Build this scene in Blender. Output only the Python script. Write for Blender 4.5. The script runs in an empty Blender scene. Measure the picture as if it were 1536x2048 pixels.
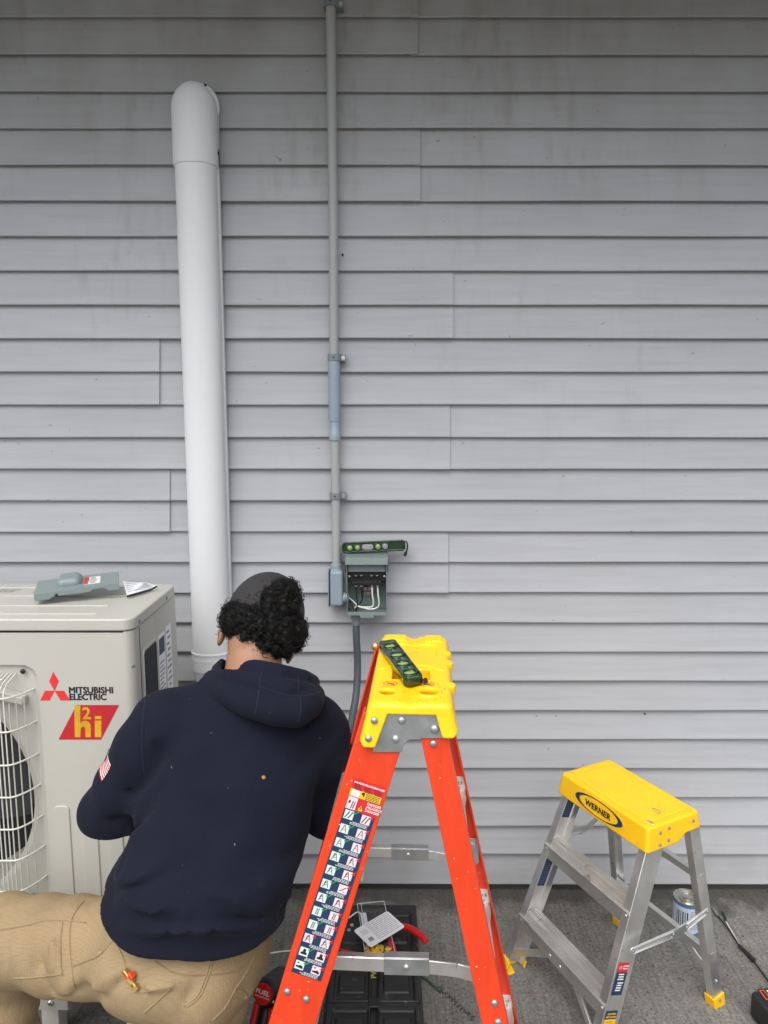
import bpy, math, random
import numpy as np
from mathutils import Vector, Matrix
random.seed(7); rng = np.random.default_rng(11)
sc = bpy.context.scene; col = sc.collection

# ---------------------------------------------------------------- camera, sky, sun, exposure
F = 1420.0; PITCH = math.radians(7.687); CAM = Vector((0, 0, 1.628)); W = 2.2546
cd = bpy.data.cameras.new('camera'); cam = bpy.data.objects.new('camera', cd); col.objects.link(cam)
cam.location = CAM; cam.rotation_euler = (math.pi/2 - PITCH, 0, 0)
cd.sensor_fit = 'VERTICAL'; cd.sensor_height = 36.0; cd.lens = 36.0*F/2048; cd.clip_start = .02; cd.clip_end = 400
sc.camera = cam
SUN_EL, SUN_AZ = math.radians(58), math.radians(200)        # azimuth clockwise from +Y: high, behind the photographer
w = bpy.data.worlds.new('World'); sc.world = w; w.use_nodes = True
nt = w.node_tree; bg = nt.nodes['Background']
sky = nt.nodes.new('ShaderNodeTexSky'); sky.sky_type = 'NISHITA'; sky.sun_disc = False
sky.sun_elevation = SUN_EL; sky.sun_rotation = SUN_AZ; sky.air_density = 1.0; sky.dust_density = 4.0; sky.ozone_density = 1.0
hs = nt.nodes.new('ShaderNodeHueSaturation'); hs.inputs['Saturation'].default_value = .42
nt.links.new(sky.outputs[0], hs.inputs['Color']); nt.links.new(hs.outputs[0], bg.inputs['Color'])
bg.inputs['Strength'].default_value = .15
sl = bpy.data.lights.new('sun', 'SUN'); sun = bpy.data.objects.new('sun', sl); col.objects.link(sun)
sl.energy = .9; sl.angle = math.radians(75); sl.color = (1, .965, .92)
sun.rotation_euler = Vector((-math.sin(SUN_AZ)*math.cos(SUN_EL), -math.cos(SUN_AZ)*math.cos(SUN_EL), -math.sin(SUN_EL))).to_track_quat('-Z', 'Y').to_euler()
sun.location = (0, -5, 8)
vs = sc.view_settings; vs.view_transform = 'Standard'; vs.look = 'None'; vs.gamma = 1; vs.use_curve_mapping = False
vs.exposure = .71
sc.cycles.max_bounces = 8; sc.cycles.transparent_max_bounces = 16; sc.cycles.use_denoising = True

# ---------------------------------------------------------------- measuring helpers: a line of sight meets a real plane
_cp, _sp = math.cos(PITCH), math.sin(PITCH)
def ray(px, py):
    x = (px-768)/F; v = (py-1024)/F
    return Vector((x, _cp - v*_sp, -_sp - v*_cp))
def at(px, py, y):
    r = ray(px, py); return CAM + r*(y/r.y)
def atz(px, py, z):
    r = ray(px, py); return CAM + r*((z-CAM.z)/r.z)

# ---------------------------------------------------------------- scene graph helpers
def tag(o, label=None, cat=None, group=None, kind=None):
    if label: o['label'] = label
    if cat: o['category'] = cat
    if group: o['group'] = group
    if kind: o['kind'] = kind
    return o
def thing(name, label, cat, loc, group=None):
    o = bpy.data.objects.new(name, None); col.objects.link(o); o.location = loc; o.empty_display_size = .05
    return tag(o, label, cat, group)
def wloc(o):
    p = Vector((0, 0, 0))
    while o: p += o.location; o = o.parent
    return p

# ---------------------------------------------------------------- geometry collector
def frame(d, up=(0, 0, 1)):
    d = Vector(d).normalized(); u = Vector(up)
    if abs(d.dot(u)) > .999*u.length: u = Vector((1, 0, 0)) if abs(d.x) < .9 else Vector((0, 1, 0))
    s = d.cross(u).normalized(); u = s.cross(d).normalized()
    return d, s, u
def ax(o, ux, uy):
    ux = Vector(ux).normalized(); uy = Vector(uy); uz = ux.cross(uy).normalized(); uy = uz.cross(ux)
    m = Matrix((ux, uy, uz)).transposed().to_4x4(); m.translation = Vector(o); return m
class G:
    def __init__(s): s.v = []; s.f = []; s.m = []
    def add(s, vs_, fs, mi=0):
        o = len(s.v); s.v += [tuple(p) for p in vs_]; s.f += [tuple(i+o for i in f) for f in fs]; s.m += [mi]*len(fs); return s
    def box(s, c, d, M=None, mi=0):
        c = Vector(c); x, y, z = (k/2 for k in d)
        pts = [Vector((a*x, b*y, e*z))+c for e in (-1, 1) for b in (-1, 1) for a in (-1, 1)]
        if M: pts = [M@p for p in pts]
        return s.add(pts, [(0,2,3,1),(4,5,7,6),(0,1,5,4),(2,6,7,3),(0,4,6,2),(1,3,7,5)], mi)
    def bar(s, p0, p1, w_, h, up=(0,0,1), mi=0):
        p0, p1 = Vector(p0), Vector(p1); d, a, u = frame(p1-p0, up)
        pts = [p+a*(i*w_/2)+u*(j*h/2) for p in (p0, p1) for i, j in ((-1,-1),(1,-1),(1,1),(-1,1))]
        return s.add(pts, [(3,2,1,0),(4,5,6,7),(0,1,5,4),(1,2,6,5),(2,3,7,6),(3,0,4,7)], mi)
    def sweep(s, sec, p0, p1, up, mi=0, cap=True):          # sec in (side, up) coordinates
        p0, p1 = Vector(p0), Vector(p1); d, a, u = frame(p1-p0, up); n = len(sec)
        pts = [p+a*x+u*y for p in (p0, p1) for x, y in sec]
        fs = [(i, (i+1)%n, n+(i+1)%n, n+i) for i in range(n)]
        if cap: fs += [tuple(range(n-1,-1,-1)), tuple(range(n, 2*n))]
        return s.add(pts, fs, mi)
    def tube(s, pts, r, n=8, cap=True, mi=0):
        pts = [Vector(p) for p in pts]; k = len(pts); rs = r if isinstance(r, (list, tuple)) else [r]*k
        t = (pts[1]-pts[0]).normalized(); _, a, u = frame(t); vv = []
        for i, p in enumerate(pts):
            t = (pts[min(i+1,k-1)]-pts[max(i-1,0)])
            if t.length > 1e-9:
                t.normalize(); a = (a - t*a.dot(t)); a = a.normalized() if a.length > 1e-6 else frame(t)[1]; u = a.cross(t)
            for j in range(n):
                q = 2*math.pi*j/n; vv.append(p+(a*math.cos(q)+u*math.sin(q))*rs[i])
        fs = [(i*n+j, i*n+(j+1)%n, (i+1)*n+(j+1)%n, (i+1)*n+j) for i in range(k-1) for j in range(n)]
        if cap: fs += [tuple(range(n-1,-1,-1)), tuple(range((k-1)*n, k*n))]
        return s.add(vv, fs, mi)
    def cyl(s, p0, p1, r0, r1=None, n=20, mi=0):
        return s.tube([p0, p1], [r0, r0 if r1 is None else r1], n, True, mi)
    def lathe(s, prof, o, axis=(0,0,1), n=28, mi=0, ref=(0,0,1), ring=False):
        o = Vector(o); d, a, u = frame(axis, ref); k = len(prof); vv = []
        for r, z in prof:
            for j in range(n):
                q = 2*math.pi*j/n; vv.append(o+d*z+(a*math.cos(q)+u*math.sin(q))*max(r, 1e-5))
        fs = [(i*n+j, i*n+(j+1)%n, (i+1)*n+(j+1)%n, (i+1)*n+j) for i in range(k-1) for j in range(n)]
        fs += [((k-1)*n+j, (k-1)*n+(j+1)%n, (j+1)%n, j) for j in range(n)] if ring else [tuple(range(n-1,-1,-1)), tuple(range((k-1)*n, k*n))]
        return s.add(vv, fs, mi)
    def prism(s, poly, M, h0, h1, mi=0):                      # poly in M's xy, extruded along M's z
        n = len(poly); pts = [M@Vector((x, y, h)) for h in (h0, h1) for x, y in poly]
        a = sum(poly[i][0]*poly[(i+1)%n][1]-poly[(i+1)%n][0]*poly[i][1] for i in range(n))
        fs = [(i, (i+1)%n, n+(i+1)%n, n+i) for i in range(n)]+[tuple(range(n-1,-1,-1)), tuple(range(n, 2*n))]
        if a < 0: fs = [f[::-1] for f in fs]
        return s.add(pts, fs, mi)
    def rect(s, x0, y0, x1, y1, M, h0, h1, mi=0): return s.prism([(x0,y0),(x1,y0),(x1,y1),(x0,y1)], M, h0, h1, mi)
    def rivet(s, p, nrm, r=.006, h=.003, mi=0):
        return s.lathe([(r, 0), (r, h*.25), (r*.85, h*.65), (r*.5, h*.93), (0, h)], p, nrm, 14, mi, (1, .3, .1))
    def build(s, name, mats, parent=None, bevel=0, seg=2, smooth=40, sub=0):
        L = wloc(parent) if parent else Vector((0, 0, 0))
        me = bpy.data.meshes.new(name); me.from_pydata([(p[0]-L.x, p[1]-L.y, p[2]-L.z) for p in s.v], [], s.f)
        if not isinstance(mats, (list, tuple)): mats = [mats]
        for m in mats: me.materials.append(m)
        me.polygons.foreach_set('material_index', s.m); me.polygons.foreach_set('use_smooth', [True]*len(s.f))
        me.set_sharp_from_angle(angle=math.radians(smooth)); me.update()
        o = bpy.data.objects.new(name, me); col.objects.link(o)
        if parent: o.parent = parent
        if bevel:
            b = o.modifiers.new('bevel', 'BEVEL'); b.width = bevel; b.segments = seg; b.limit_method = 'ANGLE'; b.angle_limit = math.radians(35); b.harden_normals = False
        if sub:
            b = o.modifiers.new('sub', 'SUBSURF'); b.levels = b.render_levels = sub
        return o
def rrect(x0, y0, x1, y1, r, n=5):
    out = []
    for cx, cy, q in ((x1-r, y0+r, -90), (x1-r, y1-r, 0), (x0+r, y1-r, 90), (x0+r, y0+r, 180)):
        out += [(cx+r*math.cos(math.radians(q+90*i/n)), cy+r*math.sin(math.radians(q+90*i/n))) for i in range(n+1)]
    return out
def ell(cx, cy, a, b, n=40): return [(cx+a*math.cos(2*math.pi*i/n), cy+b*math.sin(2*math.pi*i/n)) for i in range(n)]
def spline(pts, n=8):                                        # Catmull-Rom through the points
    P = [Vector(p) for p in pts]; P = [P[0]*2-P[1]]+P+[P[-1]*2-P[-2]]; out = []
    for i in range(1, len(P)-2):
        a, b, c, d = P[i-1:i+3]
        for k in range(n):
            t = k/n; out.append(.5*((2*b)+(c-a)*t+(2*a-5*b+4*c-d)*t*t+(3*b-a-3*c+d)*t**3))
    return out+[P[-2]]
def text(name, body, M, size, m, parent, bold=0, shear=0, ext=.0002, sx=1, align='LEFT', space=1):
    cu = bpy.data.curves.new(name, 'FONT'); cu.body = body; cu.size = size; cu.extrude = ext; cu.offset = bold*size; cu.shear = shear; cu.resolution_u = 3
    cu.offset = 0; cu.align_x = align; cu.space_character = space
    t = bpy.data.objects.new(name, cu); col.objects.link(t); bpy.context.view_layer.update()
    me = bpy.data.meshes.new_from_object(t.evaluated_get(bpy.context.evaluated_depsgraph_get())); bpy.data.objects.remove(t)
    L = wloc(parent); me.transform(Matrix.Translation(-L)@M@Matrix.Diagonal((sx, 1, 1, 1)))
    if bold:                                                     # heavier strokes: the letters again, a hair to each side
        n0 = len(me.vertices); co = np.empty(n0*3); me.vertices.foreach_get('co', co); co = co.reshape(-1, 3); fs = [list(p.vertices) for p in me.polygons]
        R3 = (M.to_3x3()); ux, uy, uz = (np.array(R3@Vector(k)) for k in ((1,0,0),(0,1,0),(0,0,1))); V_, F_ = [], []
        for i, (a, b_) in enumerate(((0,0),(1,0),(-1,0),(0,.8),(0,-.8),(.7,.6),(-.7,.6),(.7,-.6),(-.7,-.6))):
            V_ += (co+bold*size*(a*ux+b_*uy)+uz*2e-5*i).tolist(); F_ += [[q+n0*i for q in f] for f in fs]
        me = bpy.data.meshes.new(name); me.from_pydata(V_, [], F_)
    me.materials.clear(); me.materials.append(m); o = bpy.data.objects.new(name, me); col.objects.link(o); o.parent = parent
    return o

# ---------------------------------------------------------------- implicit solids: numpy distance fields meshed with surface nets
def A(*p): return np.array(p, float)
def n_(v): return np.sqrt((v*v).sum(-1))
def smin(a, b, k):
    h = np.clip(.5+.5*(b-a)/k, 0, 1); return b*(1-h)+a*h-k*h*(1-h)
def smax(a, b, k): return -smin(-a, -b, k)
def cap(p, a, b, ra, rb=None, sq=None):                      # tapered capsule, optionally squashed along the unit vector sq[0] by sq[1]
    rb = ra if rb is None else rb; a, b = np.asarray(a, float), np.asarray(b, float); d = b-a
    t = np.clip(((p-a)@d)/(d@d), 0, 1); q = p-a-t[..., None]*d
    if sq: s_, k = np.asarray(sq[0], float), sq[1]; q = q+((q@s_)*(1/k-1))[..., None]*s_
    return n_(q)-(ra+(rb-ra)*t)
def elp(p, c, r, R=None):
    q = p-np.asarray(c, float)
    if R is not None: q = q@R
    r = np.asarray(r, float); k0 = n_(q/r); k1 = n_(q/(r*r)); return k0*(k0-1)/np.maximum(k1, 1e-9)
def rbox(p, c, h, r=.003, R=None):
    q = p-np.asarray(c, float)
    if R is not None: q = q@R
    q = np.abs(q)-(np.asarray(h, float)-r); return n_(np.maximum(q, 0))+np.minimum(q.max(-1), 0)-r
def segd(p, pts):                                            # distance to a polyline
    d = None
    for a, b in zip(pts[:-1], pts[1:]):
        a, b = np.asarray(a, float), np.asarray(b, float); e = b-a
        t = np.clip(((p-a)@e)/(e@e+1e-12), 0, 1); q = n_(p-a-t[..., None]*e); d = q if d is None else np.minimum(d, q)
    return d
def grad(fn, p, e=5e-4):
    g = np.stack([fn(p+np.eye(3)[i]*e)-fn(p-np.eye(3)[i]*e) for i in range(3)], -1)/(2*e); return g
def snap(fn, p, k=3):
    p = np.asarray(p, float).reshape(-1, 3).copy()
    for _ in range(k):
        g = grad(fn, p); p -= (fn(p)/np.maximum((g*g).sum(-1), .05))[:, None]*g
    return p
def snet(fn, lo, hi, h, relax=2):
    lo, hi = np.asarray(lo, float), np.asarray(hi, float); n = np.ceil((hi-lo)/h).astype(int)+1
    B = 8; nb = -(-n//B); n = nb*B                              # evaluate only the blocks near the surface
    X = [lo[i]+h*np.arange(n[i]) for i in range(3)]
    cc_ = np.stack(np.meshgrid(*[lo[i]+h*(B*np.arange(nb[i])+(B-1)/2) for i in range(3)], indexing='ij'), -1).reshape(-1, 3)
    dc = fn(cc_); near_ = np.abs(dc) < h*B*1.9; d = np.repeat(np.repeat(np.repeat(dc.reshape(nb), B, 0), B, 1), B, 2)
    bi = np.argwhere(near_.reshape(nb)); of = np.stack(np.meshgrid(*[np.arange(B)]*3, indexing='ij'), -1).reshape(-1, 3)
    for i in range(0, len(bi), 200):
        q = (bi[i:i+200, None]*B+of[None]).reshape(-1, 3); d[q[:,0], q[:,1], q[:,2]] = fn(lo+h*q)
    ins = d < 0; c = np.zeros(n-1, int)
    offs = [(a, b, e) for a in (0,1) for b in (0,1) for e in (0,1)]
    sl_ = lambda o: tuple(slice(o[i], n[i]-1+o[i]) for i in range(3))
    for o in offs: c += ins[sl_(o)]
    act = (c > 0) & (c < 8); idx = -np.ones(n-1, int); ii = np.argwhere(act); idx[act] = np.arange(len(ii))
    acc = np.zeros((len(ii), 3)); cnt = np.zeros(len(ii))
    for a in offs:
        for k in range(3):
            if a[k]: continue
            b = list(a); b[k] = 1
            da = d[tuple((ii+a).T)]; db = d[tuple((ii+b).T)]; m = (da < 0) != (db < 0)
            t = np.where(m, da/np.where(m, da-db, 1), 0); pt = np.array(a, float)+np.zeros((len(ii), 3)); pt[:, k] += t
            acc[m] += pt[m]; cnt[m] += 1
    v = lo+h*(ii+acc/cnt[:, None]); fs = []
    for k in range(3):
        u, w2 = (k+1) % 3, (k+2) % 3
        s0 = [slice(None)]*3; s1 = [slice(None)]*3; s0[k] = slice(0, -1); s1[k] = slice(1, None)
        e = np.argwhere(ins[tuple(s0)] != ins[tuple(s1)])
        e = e[(e[:, u] > 0) & (e[:, w2] > 0) & (e[:, u] < n[u]-1) & (e[:, w2] < n[w2]-1)]
        du = np.zeros(3, int); du[u] = 1; dw = np.zeros(3, int); dw[w2] = 1
        q = np.stack([idx[tuple((e-du-dw).T)], idx[tuple((e-dw).T)], idx[tuple(e.T)], idx[tuple((e-du).T)]], -1)
        flip = ~ins[tuple(e.T)]; q[flip] = q[flip][:, ::-1]; fs.append(q)
    fs = np.concatenate(fs)
    if relax: v = snap(fn, v, relax)
    return v, fs
def sdf_obj(name, fn, lo, hi, h, mats, parent, relax=2, smooth=60, mi=None):
    v, f = snet(fn, lo, hi, h, relax); L = np.array(wloc(parent)) if parent else np.zeros(3)
    me = bpy.data.meshes.new(name); me.vertices.add(len(v)); me.vertices.foreach_set('co', (v-L).ravel())
    me.loops.add(f.size); me.loops.foreach_set('vertex_index', f.ravel().astype('i')); me.polygons.add(len(f))
    me.polygons.foreach_set('loop_start', np.arange(0, f.size, 4, dtype='i')); me.polygons.foreach_set('use_smooth', [True]*len(f))
    if not isinstance(mats, (list, tuple)): mats = [mats]
    for m in mats: me.materials.append(m)
    if mi is not None: me.polygons.foreach_set('material_index', mi(v[f].mean(1)).astype('i'))
    me.update(calc_edges=True); me.validate(); me.set_sharp_from_angle(angle=math.radians(smooth))
    o = bpy.data.objects.new(name, me); col.objects.link(o)
    if parent: o.parent = parent
    return o

# ---------------------------------------------------------------- materials
def mat(name, c, rough=.5, metal=0, var=.08, vs_=6, stretch=(1,1,1), bump=0, bs=150, bstretch=(1,1,1), spec=.5, rv=.12, spots=0, ss=60, sc_=(.05,.045,.04), coat=0):
    m = bpy.data.materials.new(name); m.use_nodes = True; t = m.node_tree; N = t.nodes; Lk = t.links.new; b = N['Principled BSDF']
    tc = N.new('ShaderNodeTexCoord')
    def noise(scale, st, det=4, ro=.55):
        mp = N.new('ShaderNodeMapping'); mp.inputs['Scale'].default_value = st; Lk(tc.outputs['Object'], mp.inputs[0])
        n = N.new('ShaderNodeTexNoise'); n.inputs['Scale'].default_value = scale; n.inputs['Detail'].default_value = det; n.inputs['Roughness'].default_value = ro; Lk(mp.outputs[0], n.inputs['Vector']); return n
    n1 = noise(vs_, stretch, 6)
    mr = N.new('ShaderNodeMapRange'); mr.inputs['From Min'].default_value = .25; mr.inputs['From Max'].default_value = .75
    mr.inputs['To Min'].default_value = 1-var; mr.inputs['To Max'].default_value = 1+var; Lk(n1.outputs[0], mr.inputs[0])
    mx = N.new('ShaderNodeMix'); mx.data_type = 'RGBA'; mx.blend_type = 'MULTIPLY'; mx.inputs['Factor'].default_value = 1; mx.inputs['A'].default_value = (*c, 1)
    Lk(mr.outputs[0], mx.inputs['B']); out = mx.outputs['Result']
    if spots:
        n3 = noise(ss, (1,1,1), 3); r3 = N.new('ShaderNodeMapRange'); r3.inputs['From Min'].default_value = .66; r3.inputs['From Max'].default_value = .72
        r3.inputs['To Max'].default_value = spots; Lk(n3.outputs[0], r3.inputs[0])
        m3 = N.new('ShaderNodeMix'); m3.data_type = 'RGBA'; Lk(r3.outputs[0], m3.inputs['Factor']); Lk(out, m3.inputs['A']); m3.inputs['B'].default_value = (*sc_, 1); out = m3.outputs['Result']
    Lk(out, b.inputs['Base Color']); b.inputs['Metallic'].default_value = metal; b.inputs['Specular IOR Level'].default_value = spec; b.inputs['Coat Weight'].default_value = coat
    r = N.new('ShaderNodeMapRange'); r.inputs['To Min'].default_value = max(.02, rough-rv); r.inputs['To Max'].default_value = min(1, rough+rv); Lk(n1.outputs[0], r.inputs[0]); Lk(r.outputs[0], b.inputs['Roughness'])
    if bump:
        n2 = noise(bs, bstretch, 3); bp = N.new('ShaderNodeBump'); bp.inputs['Strength'].default_value = bump; bp.inputs['Distance'].default_value = .001; Lk(n2.outputs[0], bp.inputs['Height']); Lk(bp.outputs[0], b.inputs['Normal'])
    return m
def flat(name, c, rough=.5): return mat(name, c, rough, var=.03, rv=.05)
M = {}
M['duct'] = mat('white_pvc', (.71,.725,.735), .42, var=.03, vs_=3, bump=.05, bs=300)
M['duct_band'] = mat('white_pvc_band', (.66,.675,.68), .45, var=.03)
M['grey_pvc'] = mat('grey_pvc', (.36,.375,.37), .5, var=.06, stretch=(1,1,.2), vs_=20)
M['blue_pvc'] = mat('blue_grey_pvc', (.27,.335,.39), .42, var=.07, vs_=25, stretch=(1,1,.3))
M['clamp'] = mat('grey_clamp', (.19,.225,.24), .5, var=.06)
M['whip'] = mat('dark_flexible_conduit', (.062,.075,.085), .55, var=.1, vs_=30)
M['box'] = mat('grey_green_enamel', (.205,.258,.25), .38, var=.05, vs_=15, bump=.04, bs=400)
M['black'] = mat('black_plastic', (.012,.012,.014), .45, var=.2, vs_=30)
M['rubber'] = mat('black_rubber', (.018,.018,.019), .7, var=.2, vs_=30, bump=.1, bs=300)
M['steel'] = mat('bright_steel', (.62,.62,.6), .32, 1, var=.1, vs_=40)
M['zinc'] = mat('galvanised_zinc', (.46,.48,.49), .42, .9, var=.13, vs_=38, rv=.12, bump=.03)
M['alu'] = mat('brushed_aluminium', (.80,.80,.785), .36, .92, var=.12, vs_=14, rv=.14, bump=.05, bs=220, spots=.35, ss=45, sc_=(.25,.24,.23))
M['alu_tread'] = mat('worn_aluminium_tread', (.66,.65,.625), .46, .82, var=.25, vs_=9, stretch=(.5,.5,.5), rv=.15, bump=.08, bs=260, spots=.5, ss=30, sc_=(.2,.16,.12))
M['orange'] = mat('orange_fibreglass', (.71,.050,.011), .45, var=.13, vs_=40, stretch=(1,1,.12), bump=.3, bs=240, bstretch=(1,1,.15), spots=.25, ss=90, sc_=(.95,.3,.15), rv=.08)
M['yellow'] = mat('yellow_plastic', (.93,.565,.006), .42, var=.06, vs_=14, bump=.12, bs=200, spots=.4, ss=42, sc_=(.25,.16,.03))
M['yellow2'] = mat('yellow_step_plastic', (.93,.54,.008), .45, var=.06, vs_=14, bump=.08, bs=260, spots=.3, ss=70, sc_=(.2,.14,.04))
M['cream'] = mat('cream_enamel', (.475,.472,.425), .36, var=.025, vs_=4, bump=.03, bs=500)
M['cream_wire'] = mat('cream_coated_wire', (.6,.6,.54), .4, var=.03)
M['dark'] = mat('dark_cavity', (.012,.013,.015), .6)
M['fan'] = mat('black_fan_blade', (.02,.022,.025), .45)
M['navy_print'] = flat('navy_print', (.012,.035,.085)); M['white_print'] = flat('white_print', (.75,.75,.74)); M['red_print'] = flat('red_print', (.62,.02,.03)); M['black_print'] = flat('black_print', (.014,.014,.016))
M['green_print'] = flat('green_print', (.02,.3,.12)); M['yellow_print'] = flat('yellow_print', (.85,.5,.02)); M['grey_print'] = flat('grey_print', (.22,.22,.23)); M['mint_print'] = flat('mint_print', (.62,.74,.68)); M['pink_print'] = flat('pink_print', (.75,.62,.66))
M['bright_red'] = flat('bright_red_print', (.72,.03,.035))
M['crimson'] = flat('crimson_print', (.48,.015,.025)); M['gold_print'] = mat('gold_print', (.62,.36,.02), .4, var=.2, vs_=20)
M['level'] = mat('green_level_body', (.005,.031,.011), .2, var=.25, vs_=50, coat=.5)
M['vial'] = mat('lime_vial', (.27,.36,.11), .10, var=.12, vs_=60, coat=.8)
M['bubble'] = mat('bubble_fluid', (.30,.42,.05), .1, var=.1, coat=1)
M['brass'] = mat('brass', (.7,.47,.16), .3, 1, var=.12, vs_=50)
M['copper'] = mat('copper', (.42,.23,.10), .35, .9)
M['red_plastic'] = mat('red_plastic', (.55,.012,.014), .38, var=.08, vs_=20)
M['toolbox'] = mat('scuffed_black_plastic', (.017,.017,.018), .45, var=.35, vs_=12, bump=.2, bs=160, spots=.55, ss=30, sc_=(.16,.14,.105))
M['card'] = mat('white_card', (.84,.84,.86), .5, var=.02)
M['can_label'] = mat('can_label', (.56,.63,.72), .4, var=.04); M['can_blue'] = flat('can_blue', (.06,.2,.45))
M['wire_white'] = flat('white_insulation', (.78,.78,.75), .35); M['wire_green'] = flat('green_insulation', (.05,.2,.07), .4)
M['tin'] = mat('tinplate', (.62,.61,.57), .28, 1, var=.08, vs_=30)
M['skin'] = mat('skin', (.33,.17,.10), .5, var=.08, vs_=30, bump=.08, bs=500)
b = M['skin'].node_tree.nodes['Principled BSDF']; b.inputs['Subsurface Weight'].default_value = .12; b.inputs['Subsurface Radius'].default_value = (.012,.005,.003)
M['hair'] = mat('black_hair', (.006,.0055,.005), .42, var=.3, vs_=60, spec=.35)
M['cap'] = mat('charcoal_cap', (.024,.023,.024), .85, var=.15, vs_=40, bump=.3, bs=700)
M['boot'] = mat('brown_boot', (.12,.06,.03), .6, bump=.2)
def clear_plastic():
    m = bpy.data.materials.new('clear_plastic'); m.use_nodes = True; t = m.node_tree; N = t.nodes; N.clear(); Lk = t.links.new
    o = N.new('ShaderNodeOutputMaterial'); mx = N.new('ShaderNodeMixShader'); tr = N.new('ShaderNodeBsdfTransparent'); gl = N.new('ShaderNodeBsdfGlossy'); fr = N.new('ShaderNodeLayerWeight'); pw = N.new('ShaderNodeMath'); pw.operation = 'POWER'; pw.inputs[1].default_value = 3.5; mr = N.new('ShaderNodeMapRange'); mr.inputs['To Min'].default_value = .05; mr.inputs['To Max'].default_value = .7
    Lk(fr.outputs['Facing'], pw.inputs[0]); Lk(pw.outputs[0], mr.inputs[0]); gl.inputs['Roughness'].default_value = .08; gl.inputs['Color'].default_value = (.95,.95,.95,1); tr.inputs['Color'].default_value = (.93,.95,.96,1)
    Lk(mr.outputs[0], mx.inputs[0]); Lk(tr.outputs[0], mx.inputs[1]); Lk(gl.outputs[0], mx.inputs[2]); Lk(mx.outputs[0], o.inputs[0]); return m
M['clear'] = clear_plastic()
def nodes_of(name):
    m = bpy.data.materials.new(name); m.use_nodes = True; t = m.node_tree; return m, t.nodes, t.links.new, t.nodes['Principled BSDF']
def mathn(N, Lk, op, a, b_=None, c=None):
    n = N.new('ShaderNodeMath'); n.operation = op
    for i, x in enumerate((a, b_, c)):
        if x is None: continue
        if isinstance(x, (int, float)): n.inputs[i].default_value = x
        else: Lk(x, n.inputs[i])
    return n.outputs[0]
def noisen(N, Lk, vec, scale, st=(1,1,1), det=4, ro=.55):
    mp = N.new('ShaderNodeMapping'); mp.inputs['Scale'].default_value = st; Lk(vec, mp.inputs[0])
    n = N.new('ShaderNodeTexNoise'); n.inputs['Scale'].default_value = scale; n.inputs['Detail'].default_value = det; n.inputs['Roughness'].default_value = ro; Lk(mp.outputs[0], n.inputs['Vector']); return n.outputs[0]
def rng_(N, Lk, x, a, b_, c=0, d=1):
    r = N.new('ShaderNodeMapRange'); r.inputs['From Min'].default_value = a; r.inputs['From Max'].default_value = b_; r.inputs['To Min'].default_value = c; r.inputs['To Max'].default_value = d; Lk(x, r.inputs[0]); return r.outputs[0]
def mixc(N, Lk, f, a, b_, bl='MIX'):
    m = N.new('ShaderNodeMix'); m.data_type = 'RGBA'; m.blend_type = bl
    if isinstance(f, (int, float)): m.inputs['Factor'].default_value = f
    else: Lk(f, m.inputs['Factor'])
    for k, x in (('A', a), ('B', b_)):
        if isinstance(x, tuple): m.inputs[k].default_value = (*x, 1)
        else: Lk(x, m.inputs[k])
    return m.outputs['Result']
def siding_mat():
    m, N, Lk, b = nodes_of('grey_vinyl_siding'); tc = N.new('ShaderNodeTexCoord').outputs['Object']
    oi = N.new('ShaderNodeObjectInfo').outputs['Random']
    big = noisen(N, Lk, tc, 1.6, (1,1,1.6), 5); fine = noisen(N, Lk, tc, 60, (.06,1,1), 4)
    c = mixc(N, Lk, rng_(N, Lk, big, .3, .7), (.392,.404,.425), (.437,.448,.466))
    c = mixc(N, Lk, 1, c, rng_(N, Lk, oi, 0, 1, .96, 1.03), 'MULTIPLY')
    c = mixc(N, Lk, rng_(N, Lk, fine, .42, .72, 0, .22), c, (.27,.265,.255))
    stk = noisen(N, Lk, tc, 28, (1,1,.18), 4); msk = noisen(N, Lk, tc, 2.2, (1,1,.6), 3)              # run-off streaks and grime
    sep = N.new('ShaderNodeSeparateXYZ'); Lk(tc, sep.inputs[0])
    f = mathn(N, Lk, 'MULTIPLY', mathn(N, Lk, 'MULTIPLY', rng_(N, Lk, stk, .52, .72), rng_(N, Lk, msk, .42, .66, 0, .5)), rng_(N, Lk, sep.outputs[2], 1.2, 2.3, .15, 1)); c = mixc(N, Lk, f, c, (.25,.235,.21))                                        # blotchy brown darkening towards the highest courses and the foot of the wall
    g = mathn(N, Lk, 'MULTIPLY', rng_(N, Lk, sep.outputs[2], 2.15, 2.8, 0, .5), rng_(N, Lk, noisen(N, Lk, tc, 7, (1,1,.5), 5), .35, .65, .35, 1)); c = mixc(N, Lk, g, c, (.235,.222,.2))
    g = mathn(N, Lk, 'MULTIPLY', rng_(N, Lk, sep.outputs[2], .3, .03, 0, .4), rng_(N, Lk, noisen(N, Lk, tc, 5, (1,1,1), 5), .4, .7)); c = mixc(N, Lk, g, c, (.23,.215,.19))
    sp = noisen(N, Lk, tc, 46, (1,1,1.2), 2); f = rng_(N, Lk, sp, .745, .765, 0, .5); c = mixc(N, Lk, f, c, (.07,.065,.06))
    Lk(c, b.inputs['Base Color']); b.inputs['Roughness'].default_value = .52; b.inputs['Specular IOR Level'].default_value = .35
    bp = N.new('ShaderNodeBump'); bp.inputs['Strength'].default_value = .16; bp.inputs['Distance'].default_value = .001; Lk(noisen(N, Lk, tc, 150, (.05,1,1), 3), bp.inputs['Height']); Lk(bp.outputs[0], b.inputs['Normal'])
    return m
M['siding'] = siding_mat()
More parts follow.
